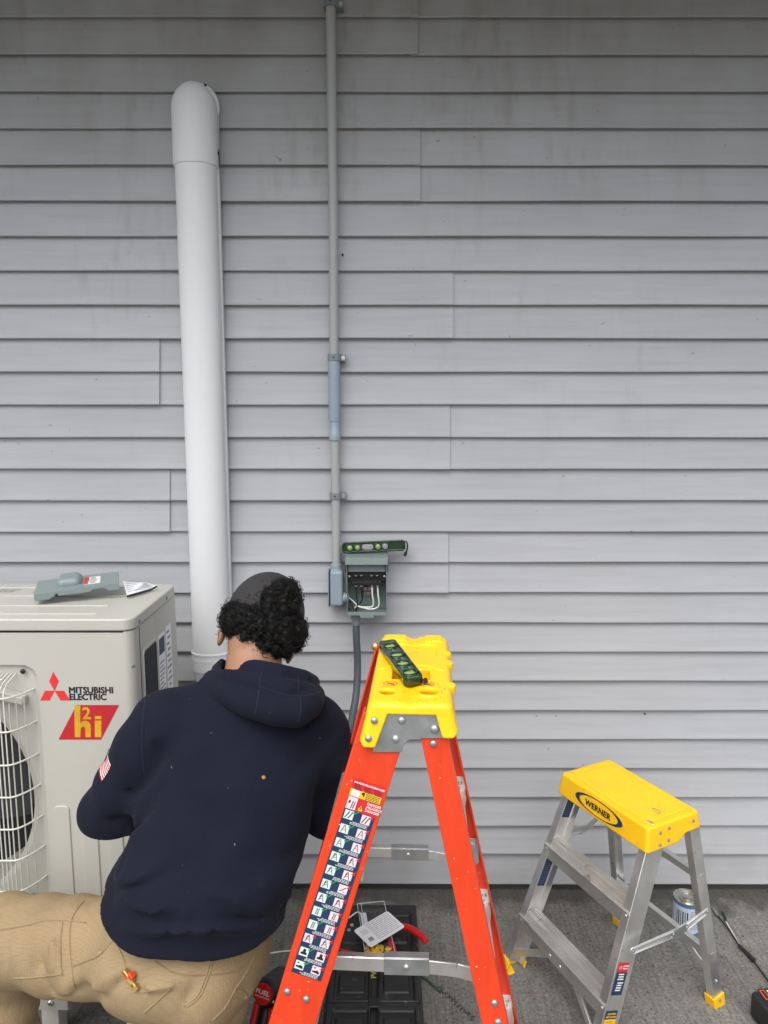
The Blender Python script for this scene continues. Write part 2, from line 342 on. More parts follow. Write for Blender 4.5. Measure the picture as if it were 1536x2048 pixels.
def concrete_mat():
    m, N, Lk, b = nodes_of('broomed_concrete'); tc = N.new('ShaderNodeTexCoord').outputs['Object']
    big = noisen(N, Lk, tc, 2.2, (1,1,1), 6, .6); grit = noisen(N, Lk, tc, 120, (1,1,1), 4, .75); mid = noisen(N, Lk, tc, 26, (1,1,1), 5, .65)
    c = mixc(N, Lk, rng_(N, Lk, big, .3, .7), (.14,.137,.125), (.21,.205,.188))
    c = mixc(N, Lk, 1, c, rng_(N, Lk, grit, .33, .67, .62, 1.38), 'MULTIPLY'); c = mixc(N, Lk, 1, c, rng_(N, Lk, mid, .3, .7, .85, 1.15), 'MULTIPLY')
    vo = N.new('ShaderNodeTexVoronoi'); vo.inputs['Scale'].default_value = 70; Lk(tc, vo.inputs['Vector'])
    pit = mathn(N, Lk, 'MULTIPLY', rng_(N, Lk, vo.outputs['Distance'], .3, .16), rng_(N, Lk, noisen(N, Lk, tc, 60, (1,1,1), 2), .5, .56)); c = mixc(N, Lk, mathn(N, Lk, 'MULTIPLY', pit, .8), c, (.035,.033,.03))
    c = mixc(N, Lk, 1, c, rng_(N, Lk, noisen(N, Lk, tc, 120, (1,.035,1), 3, .6), .35, .65, .84, 1.15), 'MULTIPLY')
    sep = N.new('ShaderNodeSeparateXYZ'); Lk(tc, sep.inputs[0])                                        # damp, dirty band where dirt collects along the wall
    edge = mathn(N, Lk, 'ADD', sep.outputs[1], rng_(N, Lk, noisen(N, Lk, tc, 9, (1,1,1), 4), .3, .7, -.05, .05)); c = mixc(N, Lk, rng_(N, Lk, edge, W-.1, W-.045, 0, .72), c, (.05,.046,.04))
    st = rng_(N, Lk, noisen(N, Lk, tc, 5, (1,1,1), 6, .7), .58, .66, 0, .35); c = mixc(N, Lk, st, c, (.07,.066,.058))
    Lk(c, b.inputs['Base Color']); b.inputs['Roughness'].default_value = .88; b.inputs['Specular IOR Level'].default_value = .3
    br = noisen(N, Lk, tc, 150, (1,.03,1), 2); h = mathn(N, Lk, 'ADD', mathn(N, Lk, 'MULTIPLY', br, 1.3), mathn(N, Lk, 'ADD', grit, mathn(N, Lk, 'MULTIPLY', pit, -1.5)))
    bp = N.new('ShaderNodeBump'); bp.inputs['Strength'].default_value = .45; bp.inputs['Distance'].default_value = .002; Lk(h, bp.inputs['Height']); Lk(bp.outputs[0], b.inputs['Normal'])
    return m
M['concrete'] = concrete_mat()
def cloth_mat(name, c, rough, wv, weave, folds, fuzz=0, lint=0, grid=0):
    m, N, Lk, b = nodes_of(name); tc = N.new('ShaderNodeTexCoord').outputs['Object']
    col_ = mixc(N, Lk, 1, c, rng_(N, Lk, noisen(N, Lk, tc, 7, (1,1,1), 6), .3, .7, 1-wv, 1+wv), 'MULTIPLY')
    col_ = mixc(N, Lk, 1, col_, rng_(N, Lk, noisen(N, Lk, tc, 420, (1,1,1), 2), .3, .7, .93, 1.07), 'MULTIPLY')
    h = noisen(N, Lk, tc, weave, (1,1,1), 2)
    if grid:
        for k in ('X', 'Y', 'Z'):
            wv_ = N.new('ShaderNodeTexWave'); wv_.bands_direction = k; wv_.inputs['Scale'].default_value = grid; wv_.inputs['Distortion'].default_value = .12; wv_.inputs['Detail'].default_value = 1; wv_.inputs['Detail Scale'].default_value = 1; Lk(tc, wv_.inputs['Vector'])
            col_ = mixc(N, Lk, rng_(N, Lk, wv_.outputs['Fac'], .7, 1, 0, .12), col_, tuple(x*.5 for x in c)); h = mathn(N, Lk, 'ADD', h, mathn(N, Lk, 'MULTIPLY', wv_.outputs['Fac'], .5))
    if lint:
        f = rng_(N, Lk, noisen(N, Lk, tc, 55, (1,1,1), 2), .77, .79, 0, lint); col_ = mixc(N, Lk, f, col_, (.2,.19,.19))
    Lk(col_, b.inputs['Base Color']); b.inputs['Roughness'].default_value = rough; b.inputs['Specular IOR Level'].default_value = .2
    b.inputs['Sheen Weight'].default_value = fuzz*.25; b.inputs['Sheen Roughness'].default_value = .5
    b1 = N.new('ShaderNodeBump'); b1.inputs['Strength'].default_value = .18; b1.inputs['Distance'].default_value = .001; Lk(h, b1.inputs['Height'])
    b2 = N.new('ShaderNodeBump'); b2.inputs['Strength'].default_value = folds; b2.inputs['Distance'].default_value = .012; Lk(noisen(N, Lk, tc, 9, (1,1,.7), 2, .4), b2.inputs['Height']); Lk(b1.outputs[0], b2.inputs['Normal'])
    b3 = N.new('ShaderNodeBump'); b3.inputs['Strength'].default_value = .45; b3.inputs['Distance'].default_value = .004; wr = noisen(N, Lk, tc, 30, (1,1,.55), 3, .5); wr.node.inputs['Distortion'].default_value = 1.2; Lk(wr, b3.inputs['Height']); Lk(b2.outputs[0], b3.inputs['Normal']); Lk(b3.outputs[0], b.inputs['Normal'])
    return m
M['hoodie'] = cloth_mat('navy_fleece', (.0064,.0078,.0178), .92, .16, 500, .45, .07, .55)
M['rib'] = cloth_mat('navy_ribbing', (.006,.0072,.0162), .92, .1, 500, .15, .12, 0, 70)
M['khaki'] = cloth_mat('khaki_ripstop', (.30,.222,.125), .85, .10, 400, .45, .05, 0, 55)
M['seam'] = mat('khaki_thread', (.235,.17,.092), .8); M['navy_seam'] = mat('navy_thread', (.011,.012,.026), .9)
# ================================================================ SETTING: slab, siding wall with eave
g = G(); n = 60
g.add([(-60,-60,0),(60,-60,0),(60,60,0),(-60,60,0)], [(0,1,2,3)])
tag(g.build('ground', M['concrete']), kind='structure')

wall = thing('siding_wall', 'grey vinyl clapboard house wall under a deep eave, behind everything', 'wall', (0,0,0))
NOSE = [33.8,109,183,256,330,402,472.3,541.5,610,677,744,809.7,875,938.5,1001.5,1064,1125,1186,1246,1304.5,1362.5,1421.5,1479.5,1537.5,1595,1653,1709.5,1769]
zb = [at(768, y, W).z for y in NOSE]; zb = [zb[0]+.1015] + zb
SEAM = {0: 836, 1: 836, 4: 841, 5: 841, 6: 357, 7: 357, 8: 907, 9: 907, 10: 318, 11: 318, 12: 900, 13: 900, 14: 338.5, 15: 338.5, 16: 897, 17: 897}
XW = 4.2
def board(x0, x1, z0, z1, dy, k, lift, rec=0):
    nx = max(2, int((x1-x0)/.06)); ph = k*1.7; prof = [(.0165, z1+.014), (.0150, z1-.004), (.0110, z0+(z1-z0)*.7), (.0058, z0+(z1-z0)*.33), (.0012, z0+.007), (0, z0+.0034), (.0006, z0+.0009), (.0022, z0), (.0165, z0+.0055)]
    gg = G(); vv = []
    for i in range(nx+1):
        x = x0+(x1-x0)*i/nx; wv = .0009*math.sin(x*3.1+ph)+.0005*math.sin(x*9.7+2*ph); zz = .0006*math.sin(x*2.3+ph*1.3)+.0004*math.sin(x*7.1+ph)
        e = lift*max(0, 1-abs(x1-x)/.05)**2-(.0035*max(0, 1-(x-x0)/.16)**1.5 if rec else 0)
        for j, (y, z) in enumerate(prof): vv.append((x, W+y+dy+wv*(.4+.6*(j > 1))-e*(1 if j > 1 else .3), z+(zz if j > 1 else 0)))
    m = len(prof)
    gg.add(vv, [(i*m+j, i*m+j+1, (i+1)*m+j+1, (i+1)*m+j) for i in range(nx) for j in range(m-1)])
    gg.f += [tuple(range(m)), tuple(range(nx*m+m-1, nx*m-1, -1))]; gg.m += [0, 0]
    return gg.build('siding_board', M['siding'], wall, smooth=50)
for k in range(-1, 28):
    z1, z0 = (zb[k], zb[k+1]) if k >= 0 else (zb[0]+.1016, zb[0])
    if k in SEAM:
        xs = at(SEAM[k], NOSE[k]-30, W).x
        board(-XW, xs, z0, z1, -.0018, k, .0022 if k in (10, 11) else .0014); board(xs-.02, XW, z0, z1, .0012, k+.4, 0, 1)
    else: board(-XW, XW, z0, z1, 0, k, 0)
g = G(); g.box((0, W+.085, zb[0]/2+.06), (2*XW, .12, zb[0]+.2)); g.build('wall_core', M['dark'], wall)
g = G(); g.box((0, W+.052, .01), (2*XW, .06, .06)); g.build('foundation', mat('dark_foundation', (.07,.064,.056), .9, bump=.3), wall)  # dark concrete tone, set back under the lowest course
SOF = 2.955
g = G()
for i in range(42):
    x = -XW+.2*i+.1; g.box((x, W-.44, SOF+.006), (.1985, .92, .008))
g.build('soffit', M['duct_band'], wall, bevel=.001)
g = G(); g.box((0, W-.905, SOF+.07), (2*XW, .02, .19)); g.build('fascia', M['duct_band'], wall)
g = G(); g.sweep([(-.0,0),(.10,.02),(.12,.11),(.114,.11),(.094,.026),(.004,.007),(.004,.11),(0,.11)], (XW, W-.916, SOF+.03), (-XW, W-.916, SOF+.03), (0,0,1)); g.build('gutter', M['duct_band'], wall)
g = G(); g.add([(-XW, W-.92, SOF+.17), (XW, W-.92, SOF+.17), (XW, W+3, SOF+1.7), (-XW, W+3, SOF+1.7)], [(0,1,2,3)]); g.build('roof', M['black'], wall)
for px, py, r in ((685,509,.0035),(1290,1428,.003)):             # stray nail holes in the boards
    p = at(px, py, W+.002); g = G(); g.rivet((p.x, W+.004, p.z), (0,-1,.03), r, .0035); g.build('nail_head', M['rubber'], wall)

# ================================================================ LINE-SET DUCT COVER
CX = -.557
dt = thing('line_set_duct', 'white line-set duct cover with domed wall elbow, running up the siding', 'duct', (CX, W, .74))
def dsec(a, b0, b1, k=18): return [(-a, 0), (-a, b0)]+[(-a*math.cos(math.pi*i/k), b0+(b1-b0)*math.sin(math.pi*i/k)) for i in range(1, k)]+[(a, b0), (a, 0)]
def dz(g, sec, z0, z1, y0=W-.004):                               # a D section standing upright against the wall
    m = len(sec); g.add([(CX+x, y0-d, z) for z in (z0, z1) for x, d in sec], [(i, (i+1)%m, m+(i+1)%m, m+i) for i in range(m)]+[tuple(range(m-1,-1,-1)), tuple(range(m, 2*m))])
g = G(); dz(g, [(-.063,0),(-.063,.018),(.065,.018),(.065,0)], .84, 2.42); g.build('base_channel', M['duct_band'], dt, bevel=.002)
g = G(); dz(g, dsec(.0595, .036, .079), .868, 2.40, W-.006); g.build('duct_cover', M['duct'], dt, smooth=30)
def f_elbow(p):
    x = p[:,0]-CX; y = np.maximum(0, (W-.038)-p[:,1]); z = np.maximum(0, p[:,2]-2.515)
    k = np.sqrt((x/.065)**2+(y/.050)**2+(z/.078)**2); d = (k-1)*.05
    d = smax(d, 2.357-p[:,2], .004); return np.maximum(d, p[:,1]-(W-.001))
sdf_obj('elbow', f_elbow, (CX-.072, W-.1, 2.345), (CX+.072, W+.004, 2.61), .003, M['duct'], dt, smooth=45)
g = G(); g.lathe([(.0, 0), (.0685, 0), (.0705, .004), (.0705, .011), (.067, .0145), (0, .0145)], (CX-.001, W+.001, 2.535), (0,-1,0), 48); g.build('wall_flange', M['duct'], dt)
g = G(); dz(g, [(.0605,.004),(.0605,.034),(.0645,.034),(.0645,.004)], 2.36, 2.52); g.build('side_flange', M['duct_band'], dt, bevel=.001)
g = G(); g.rivet((CX+.0655, W-.028, 2.40), (1,-.3,0), .005, .002); g.build('screw', M['rubber'], dt)
g = G(); g.rivet((CX+.03, W-.0135, 2.594), (0,-1,0), .0045, .0016); g.build('screw_hole', M['rubber'], dt)
def f_collar(p):
    x = p[:,0]-CX; y = np.maximum(0, (W-.038)-p[:,1]); z = p[:,2]
    s = np.interp(z, [.72,.74,.805,.815,.848,.85,.856,.858,.862,.868,.871,.877,.88], [.72,.74,.94,1.0,1.015,1.03,1.03,1.015,1.02,1.02,1.05,1.05,1.02])
    d = (np.sqrt((x/(.063*s))**2+(y/(.046*s))**2)-1)*.045; d = smax(d, .74-z, .004); d = smax(d, z-.879, .003); return np.maximum(d, p[:,1]-(W-.001))
sdf_obj('reducer', f_collar, (CX-.075, W-.1, .73), (CX+.075, W+.004, .89), .003, M['duct'], dt, smooth=50)
for i, x in enumerate((-.585, -.535)):                            # the insulated refrigerant lines leave the duct towards the unit
    g = G(); g.tube(spline([(x, W-.045, .76), (x, W-.05, .62), (x+.01, W-.12, .50), (x+.0, 2.02, .44-.03*i), (-.58, 1.94, .42-.05*i)], 8), .022-.005*i, 12)
    tag(g.build('refrigerant_line', M['rubber']), ['thick', 'thin'][i]+' black insulated refrigerant line from the duct to the unit', 'pipe', 'insulated lines below the duct')

# ================================================================ CONDUIT
XC, YC = -.153, W-.026
cdt = thing('conduit', 'grey plastic conduit run with expansion coupling, clamps and elbow box', 'conduit', (XC, W, 1.02))
g = G(); g.tube([(XC-.0015, YC, 2.93), (XC+.001, YC, 2.2), (XC-.001, YC, 1.80)], .0142, 20); g.tube([(XC, YC, 1.56), (XC+.001, YC, 1.14)], .0139, 20); g.build('pipe', M['grey_pvc'], cdt)
g = G(); g.lathe([(.0135,1.612),(.0178,1.612),(.0184,1.617),(.0182,1.79),(.0172,1.80),(.0145,1.806),(.0135,1.806)], (XC-.001, YC, 0), n=24); ec = g.build('expansion_coupling', M['blue_pvc'], cdt)
g = G(); g.lathe([(.012,1.553),(.0178,1.553),(.0183,1.556),(.0178,1.577),(.0162,1.579),(.0158,1.612),(.012,1.612)], (XC-.0005, YC, 0), n=24); g.build('coupling_hub', M['blue_pvc'], cdt)
for z, s in ((2.808, 1.12), (1.806, 1.12), (1.3785, 1.0)):
    g = G(); r = .0168*s; sec = [(-r-.0015, YC-W+.026), (-r-.0015, .0)]+[(r*math.cos(q)*1.08, -r*math.sin(q)*1.08) for q in [math.pi-math.pi*i/10 for i in range(1, 10)]]+[(r+.0015, 0), (r+.0015, .0), (r+.017, .0), (r+.017, .006), (r+.0015, .006), (r+.0015, .022)]
    MM = Matrix(((1,0,0,XC),(0,1,0,YC),(0,0,1,z-.0105),(0,0,0,1)))
    g.prism([(-r-.0018,.024),(-r-.0018,-.001)]+[(r*1.1*math.cos(math.pi-math.pi*i/10), -.001-r*.98*math.sin(math.pi*i/10)) for i in range(1,10)]+[(r+.0018,-.001),(r+.016,-.001),(r+.016,.024)], MM, 0, .021)
    cl = g.build('clamp', M['clamp'], cdt, bevel=.0012)
    g = G(); x = XC+r+.009; g.lathe([(.0062,0),(.0062,.0012),(.0042,.0012),(.0042,.0004),(.0036,.0004),(.003,.0018),(0,.002)], (x, YC-.0005, z), (0,-1,0), 16); g.build('clamp_screw', M['steel'], cl)
    g = G(); g.lathe([(.0028,0),(.0028,.0006),(0,.0006)], (XC-.001, YC-.0012-r*.98, z), (0,-1,0), 12); g.build('clamp_hole', M['black'], cl)
def f_lb(p):
    d = rbox(p, (-.1515, W-.033, 1.0845), (.0215, .0235, .0575), .009)
    d = smin(d, np.maximum(np.hypot(p[:,0]-XC, p[:,1]-YC)-.0182, np.abs(p[:,2]-1.145)-.014), .004); return d
sdf_obj('conduit_body', f_lb, (-.185, W-.066, 1.018), (-.12, W+.001, 1.165), .002, M['blue_pvc'], cdt, smooth=50)
g = G(); g.box((-.1738, W-.033, 1.084), (.0016, .049, .114)); g.build('gasket', M['rubber'], cdt)
g = G(); g.box((-.1764, W-.033, 1.084), (.0036, .051, .117)); g.build('cover_plate', M['blue_pvc'], cdt, bevel=.0016)
g = G(); g.tube([(-.131, W-.036, 1.052), (-.112, W-.036, 1.052)], .0150, 20); g.tube([(-.131, W-.036, 1.052), (-.123, W-.036, 1.052)], .0172, 20); g.build('side_hub', M['blue_pvc'], cdt)

# ================================================================ DISCONNECT BOX (cover taken off)
bx = thing('disconnect_box', 'open grey-green electrical disconnect box with exposed wires, on the siding', 'electrical box', (-.055, W, 1.0))
X0, X1, Z0, Z1, YB, YF = -.1155, .0075, 1.008, 1.168, W-.006, W-.088; XM = (X0+X1)/2; t = .0016
g = G(); g.box((XM, YB, (Z0+Z1)/2), (X1-X0, t*2, Z1-Z0)); g.build('back_plate', M['box'], bx)
for x in (X0, X1):
    g = G(); g.box((x, (YB+YF)/2, (Z0+Z1)/2-.001), (t, YB-YF, Z1-Z0+.002)); g.build('side_panel', M['box'], bx, bevel=.0005)
g = G(); g.box((XM, (YB+YF)/2, Z0), (X1-X0-t, YB-YF, t)); g.box((XM, YF, Z0+.005), (X1-X0-t, t, .011)); g.build('bottom_panel', M['box'], bx, bevel=.0005)
g = G(); g.prism(rrect(XM-.022, Z0-.008, XM+.022, Z0+.004, .003, 3), ax((0, YF-.0012, 0), (1,0,0), (0,0,1)), -.001, .001)
g.build('latch_tab', M['box'], bx, bevel=.0005)
g = G(); g.prism([(YB, 1.198), (W-.02, 1.202), (YF-.010, 1.193), (YF-.012, 1.172), (YF-.0105, 1.172), (YF-.008, 1.190), (W-.02, 1.199), (YB, 1.195)], Matrix(((0,0,1,0),(1,0,0,0),(0,1,0,0),(0,0,0,1))), X0-.004, X1+.004)
for x in (X0-.004, X1+.004): g.box((x, (YB+YF)/2-.004, 1.182), (.0014, YB-YF+.012, .026))
g.build('hood', M['box'], bx, bevel=.0007)
for x in (X0-.0045, X1+.0045):
    g = G(); g.prism([(0,0),(.012,0),(.012,.026),(.004,.012)], ax((x, YF-.010, 1.172), (0,1,0), (0,0,-1)), -.0012, .0012); g.build('hood_tab', M['black'], bx)
g = G(); g.box((XM, YF+.012, 1.160), (X1-X0-.006, .003, .030)); fp = g.build('inner_cover', M['clamp'], bx, bevel=.001)
g = G()
for i, (a, b_) in enumerate(((0,.008),(-.0035,.005),(.0035,.005))): g.box((XM+.002, YF+.0102, 1.163-.003*i), (b_*1.6, .0006, .0016))
g.build('embossed_mark', M['grey_print'], fp)
g = G(); g.box((XM, W-.040, 1.128), (X1-X0-.004, .055, .034)); g.box((XM, W-.05, 1.108), (.094, .06, .012))
for i in range(4): g.box((XM+(-.034,-.017,.015,.032)[i], W-.0715, 1.131), (.0125, .006, .010))
g.build('switch_block', M['black'], bx, bevel=.0015)
for i in range(4): g = G(); g.box((XM+(-.034,-.017,.015,.032)[i], W-.0753, 1.1325), (.0075, .0016, .0028)); g.build('fuse_clip', M['grey_print'], bx)
LX = [XM+(-.034,-.017,.0165,.0335)[i] for i in range(4)]
for x in LX:
    g = G(); g.lathe([(.0046,0),(.0046,.008),(.0036,.0095),(.0036,.0085),(0,.0085)], (x, W-.068, 1.1035), (0,-1,-.1), 14); g.box((x, W-.07, 1.0995), (.0085, .012, .005)); g.build('terminal_lug', M['steel'], bx)
for x in (X0+.006, X1-.006):
    g = G(); g.rivet((x, W-.069, 1.128), (0,-1,0), .0042, .002); g.build('mounting_screw', M['steel'], bx)
g = G(); g.box((XM+.0015, W-.018, 1.078), (.024, .014, .013)); g.box((XM+.0015, W-.018, 1.0625), (.024, .016, .012)); gb = g.build('ground_bar', M['steel'], bx, bevel=.001)
for dx, zz in ((0, 1.079), (-.006, 1.0625), (.007, 1.0625)):
    g = G(); g.lathe([(.0042,0),(.0042,.0012),(.002,.0014),(.0018,.0006),(0,.0006)], (XM+.0015+dx, W-.0255-(.001 if zz < 1.07 else 0), zz), (0,-1,0), 12); g.build('bar_screw', M['grey_print'], gb)
E0 = Vector((X0+.003, W-.036, 1.052)); DN = Vector((-.088, W-.045, 1.011))
def wire(pts, m, r=.0018): g = G(); g.tube(spline(pts, 7), r, 7); g.build('wire', M[m], bx)
wire([(LX[0], W-.071, 1.098), (LX[0]+.001, W-.070, 1.075), (LX[0]+.003, W-.066, 1.045), (LX[0]+.003, W-.055, 1.027), (-.090, W-.048, 1.014), DN], 'black', .0021)
wire([(LX[1], W-.071, 1.098), (LX[1]+.001, W-.066, 1.075), (LX[1]+.0015, W-.055, 1.05), (LX[1]-.006, W-.05, 1.036), (LX[0]+.002, W-.05, 1.028), (-.093, W-.05, 1.018)], 'black', .0021)
wire([E0+Vector((0,0,-.006)), (-.105, W-.05, 1.035), (-.096, W-.055, 1.02), (-.088, W-.052, 1.012)], 'black', .0021)
wire([(LX[2], W-.071, 1.098), (LX[2]+.001, W-.072, 1.07), (LX[2]+.004, W-.07, 1.045), (LX[2]-.001, W-.066, 1.030), (LX[1]+.002, W-.062, 1.028), (LX[0]+.004, W-.055, 1.031), (LX[0]-.01, W-.045, 1.042), E0], 'wire_white', .0023)
wire([(LX[3], W-.071, 1.098), (LX[3]+.002, W-.073, 1.07), (LX[3]+.005, W-.071, 1.042), (LX[3]-.001, W-.068, 1.028), (LX[2]-.006, W-.066, 1.022), (LX[1]-.004, W-.06, 1.027), (LX[0]+.002, W-.056, 1.03), (-.094, W-.052, 1.02), (-.092, W-.05, 1.012)], 'wire_white', .0023)
wire([E0+Vector((0,0,.003)), (-.098, W-.03, 1.058), (-.078, W-.022, 1.066), (XM-.009, W-.024, 1.0685)], 'wire_green', .0014)
wire([(XM+.011, W-.024, 1.066), (XM+.03, W-.024, 1.067), (X1-.016, W-.03, 1.058), (X1-.016, W-.035, 1.035), (X1-.03, W-.035, 1.02), (XM-.01, W-.03, 1.028), DN+Vector((.004,.01,0))], 'wire_green', .0014)
for x, zz in ((X0+.016, 1.085), (X1-.013, 1.087), (XM+.002, 1.034)):
    g = G(); g.lathe([(.0085,0),(.0085,.0008),(.007,.0012),(.0065,.0003),(0,.0003)], (x, YB-.0016, zz), (0,-1,0), 20); g.build('knockout', M['box'], bx)

# flexible whip from the box to the unit
wp = thing('flexible_conduit', 'dark grey flexible conduit curving down from the disconnect box', 'conduit', (-.09, W-.05, .6))
pts = spline([(-.0895, W-.05, .975), (-.0885, W-.052, .93), (-.085, W-.062, .82), (-.092, W-.11, .73), (-.118, W-.21, .645), (-.17, W-.30, .585), (-.30, W-.32, .55), (-.45, W-.30, .56), (-.575, W-.30, .60)], 40)
g = G(); g.tube(pts, [.0112+.0005*(i % 2) for i in range(len(pts))], 14); g.build('sheath', M['whip'], wp)
g = G(); g.lathe([(.008,.965),(.0125,.966),(.0135,.972),(.0135,.984),(.0165,.986),(.0165,1.004),(.008,1.004)], (-.0895, W-.05, 0), n=18); g.build('connector', M['clamp'], wp)

# ================================================================ OUTDOOR UNIT
UX0, UX1, UY0, UY1, UB, UT = -1.55, -.6, 1.647, 2.005, .205, 1.148
un = thing('outdoor_unit', 'large cream heat pump outdoor unit with wire fan guard and printed logo', 'heat pump', (-1.07, 1.83, 0))
LZ = 1.118                                                     # underside of the lid
R = .022
g = G(); g.prism(rrect(UX0+.003, UY0+.166, UX1-.003, UY1-.003, .006), Matrix.Identity(4), UB, LZ-.0012); g.prism([(-.84,UY0+.0455),(UX1-.003,UY0+.0455),(UX1-.003,UY0+.166),(-.84,UY0+.166)], Matrix.Identity(4), UB, LZ-.0012); g.box((UX0+.005, UY0+.105, (UB+LZ)/2), (.004, .121, LZ-UB-.006)); g.build('cabinet', M['cream'], un, smooth=30)
fc, fr_ = (-1.183, .69), .308; rx0, rx1, rz0, rz1 = -1.522, -.848, .398, 1.03
g = G()                                                        # front sheet: a frame round the recessed fan field, its right corner rounded back to the side
def ringq(g, outer, inner, y0, y1, mi=0):
    m = len(outer); g.add([(x, y0, z) for x, z in outer]+[(x, y1, z) for x, z in inner], [(i, (i+1)%m, m+(i+1)%m, m+i) for i in range(m)], mi)
N4 = 96
def rectring(x0, z0, x1, z1, r=.0, k=N4):
    out = []
    for i in range(k):
        q = 2*math.pi*i/k; c, s_ = math.cos(q), math.sin(q); e = 10 if r else 60
        kx, kz = (x1-x0)/2, (z1-z0)/2; u = (abs(c)**e+abs(s_)**e)**(-1/e); out.append(((x0+x1)/2+kx*c*u, (z0+z1)/2+kz*s_*u))
    return out
O = [(min(max(x, UX0+.003), UX1-.003-R), min(max(z, UB), LZ-.004)) for x, z in rectring(UX0+.003, UB, UX1-.003-R, LZ-.004)]
def sq(x0, z0, x1, z1, k=24): return [(x1, z0+(z1-z0)*i/k) for i in range(k)]+[(x1+(x0-x1)*i/k, z1) for i in range(k)]+[(x0, z1+(z0-z1)*i/k) for i in range(k)]+[(x0+(x1-x0)*i/k, z0) for i in range(k)]
def rsq(x0, z0, x1, z1, r):
    out = []
    for x, z in sq(x0, z0, x1, z1):
        cx_, cz_ = min(max(x, x0+r), x1-r), min(max(z, z0+r), z1-r); d = math.hypot(x-cx_, z-cz_)
        out.append((cx_+(x-cx_)*r/d, cz_+(z-cz_)*r/d) if d > r and x != cx_ and z != cz_ else (x, z))
    return out
O = sq(UX0+.003, UB, UX1-.003-R, LZ-.004); I1 = rsq(rx0-.012, rz0-.012, rx1+.012, rz1+.004, .035); I2 = rsq(rx0, rz0, rx1, rz1-.004, .03)
def circ(r): 
    out = []
    for x, z in sq(-1, -1, 1, 1): a = math.atan2(z, x); out.append((fc[0]+r*math.cos(a), fc[1]+r*math.sin(a)))
    return out
ringq(g, O, I1, UY0, UY0); ringq(g, I1, I2, UY0, UY0+.009); ringq(g, I2, circ(fr_+.016), UY0+.009, UY0+.009); ringq(g, circ(fr_+.016), circ(fr_+.003), UY0+.009, UY0+.014); ringq(g, circ(fr_+.003), circ(fr_), UY0+.014, UY0+.03); ringq(g, circ(fr_), circ(fr_-.004), UY0+.03, UY0+.16)
qs = [(UX1-.003-R+R*math.sin(math.radians(a)), UY0+R-R*math.cos(math.radians(a))) for a in range(0, 91, 10)]+[(UX1-.003, UY0+.044)]
m = len(qs); g.add([(x, y, z) for z in (UB, LZ-.0012) for x, y in qs], [(i, i+1, m+i+1, m+i) for i in range(m-1)])
g.add([(UX0+.003, UY0, UB), (UX0+.003, UY0, LZ-.004), (UX0+.003, UY0+.05, LZ-.004), (UX0+.003, UY0+.05, UB)], [(0,1,2,3)])
fpnl = g.build('front_panel', M['cream'], un, smooth=35)
g = G(); g.cyl((fc[0], UY0+.16, fc[1]), (fc[0], UY0+.162, fc[1]), fr_, n=48); g.build('fan_chamber', M['dark'], un)
g = G(); g.lathe([(0,0),(.055,0),(.07,.012),(.075,.07),(0,.07)], (fc[0], UY0+.055, fc[1]), (0,1,0), 32)
for k in range(3):
    rows = []
    for i in range(9):
        r = .07+(.215)*i/8; hw = .75-.18*i/8
        rows.append([(r, 2.1*k+.3*i/8+hw*(j/6-.5)*2, .06+.075*(j/6)) for j in range(7)])
    g.add([(fc[0]+r*math.cos(a), UY0+y, fc[1]+r*math.sin(a)) for row in rows for r, a, y in row], [(i*7+j, i*7+j+1, (i+1)*7+j+1, (i+1)*7+j) for i in range(8) for j in range(6)])
g.build('fan', M['fan'], un)
# guard of coated wires, standing proud and curved back to the panel at its sides
GX0, GX1, GZ0, GZ1, GY = -1.508, -.858, .437, 1.008, UY0-.052
g = G()
def gy(x, lim=.036):
    e = max(0, (lim-(GX1-x))/lim, (lim-(x-GX0))/lim); return GY+.046*e**1.7
xs = []; x = GX1-.006
while x > GX0: xs.append(x); x -= .0104
for i, x in enumerate(xs):
    y = gy(x); zt = GZ1-.018 if i > 2 else GZ1-.052
    top = [(x-.0, y, zt-.02), (x, y+.004, zt-.004), (x, y+.02, zt+.008), (x+.003, UY0+.006, zt+.02)] if i > 2 else [(x, y, zt)]
    g.tube([(x, y, GZ0-.03*(i > 7)), (x, y, (GZ0+zt)/2)]+top, .0016, 6)
hz = [at(40, q, GY).z for q in (1359, 1397, 1464, 1530, 1594, 1658, 1720, 1782)]
for i, z in enumerate(hz):
    k = GX1 if i else GX1-.03
    pp = [(GX0+.0, UY0+.008, z)]+[(xx, gy(xx)-.003, z) for xx in np.linspace(GX0+.008, k-.004, 60)]+([(GX1+.006, UY0+.008, z)] if i else [])
    g.tube(pp, .0023, 7)
g.build('fan_guard', M['cream_wire'], un, smooth=60)
g = G(); g.prism([(-1.5,.985),(-.955,.985),(-.868,.957),(-.868,.938),(-.96,.958),(-1.5,.958)], ax((0, UY0-.004, 0), (1,0,0), (0,0,1)), -.012, .014); g.build('guard_brace', M['cream'], un, bevel=.003)
for px, py in ((42, 1795), (64, 1791), (44, 1344)):
    p = at(px, py, UY0-.003); g = G(); g.rivet((p.x, UY0+.001, p.z), (0,-1,0), .0065, .004); g.build('screw', M['grey_print' if py > 1400 else 'black'], un)
for x0, x1, zt in ((-.818,-.780,.672),(-.752,-.712,.672),(-.688,-.650,.672)):
    g = G(); g.prism(rrect(x0, .24, x1, zt, .012), ax((0, UY0, 0), (1,0,0), (0,0,1)), -.001, .0035); g.build('embossed_rib', M['cream'], fpnl, bevel=.003, seg=3)
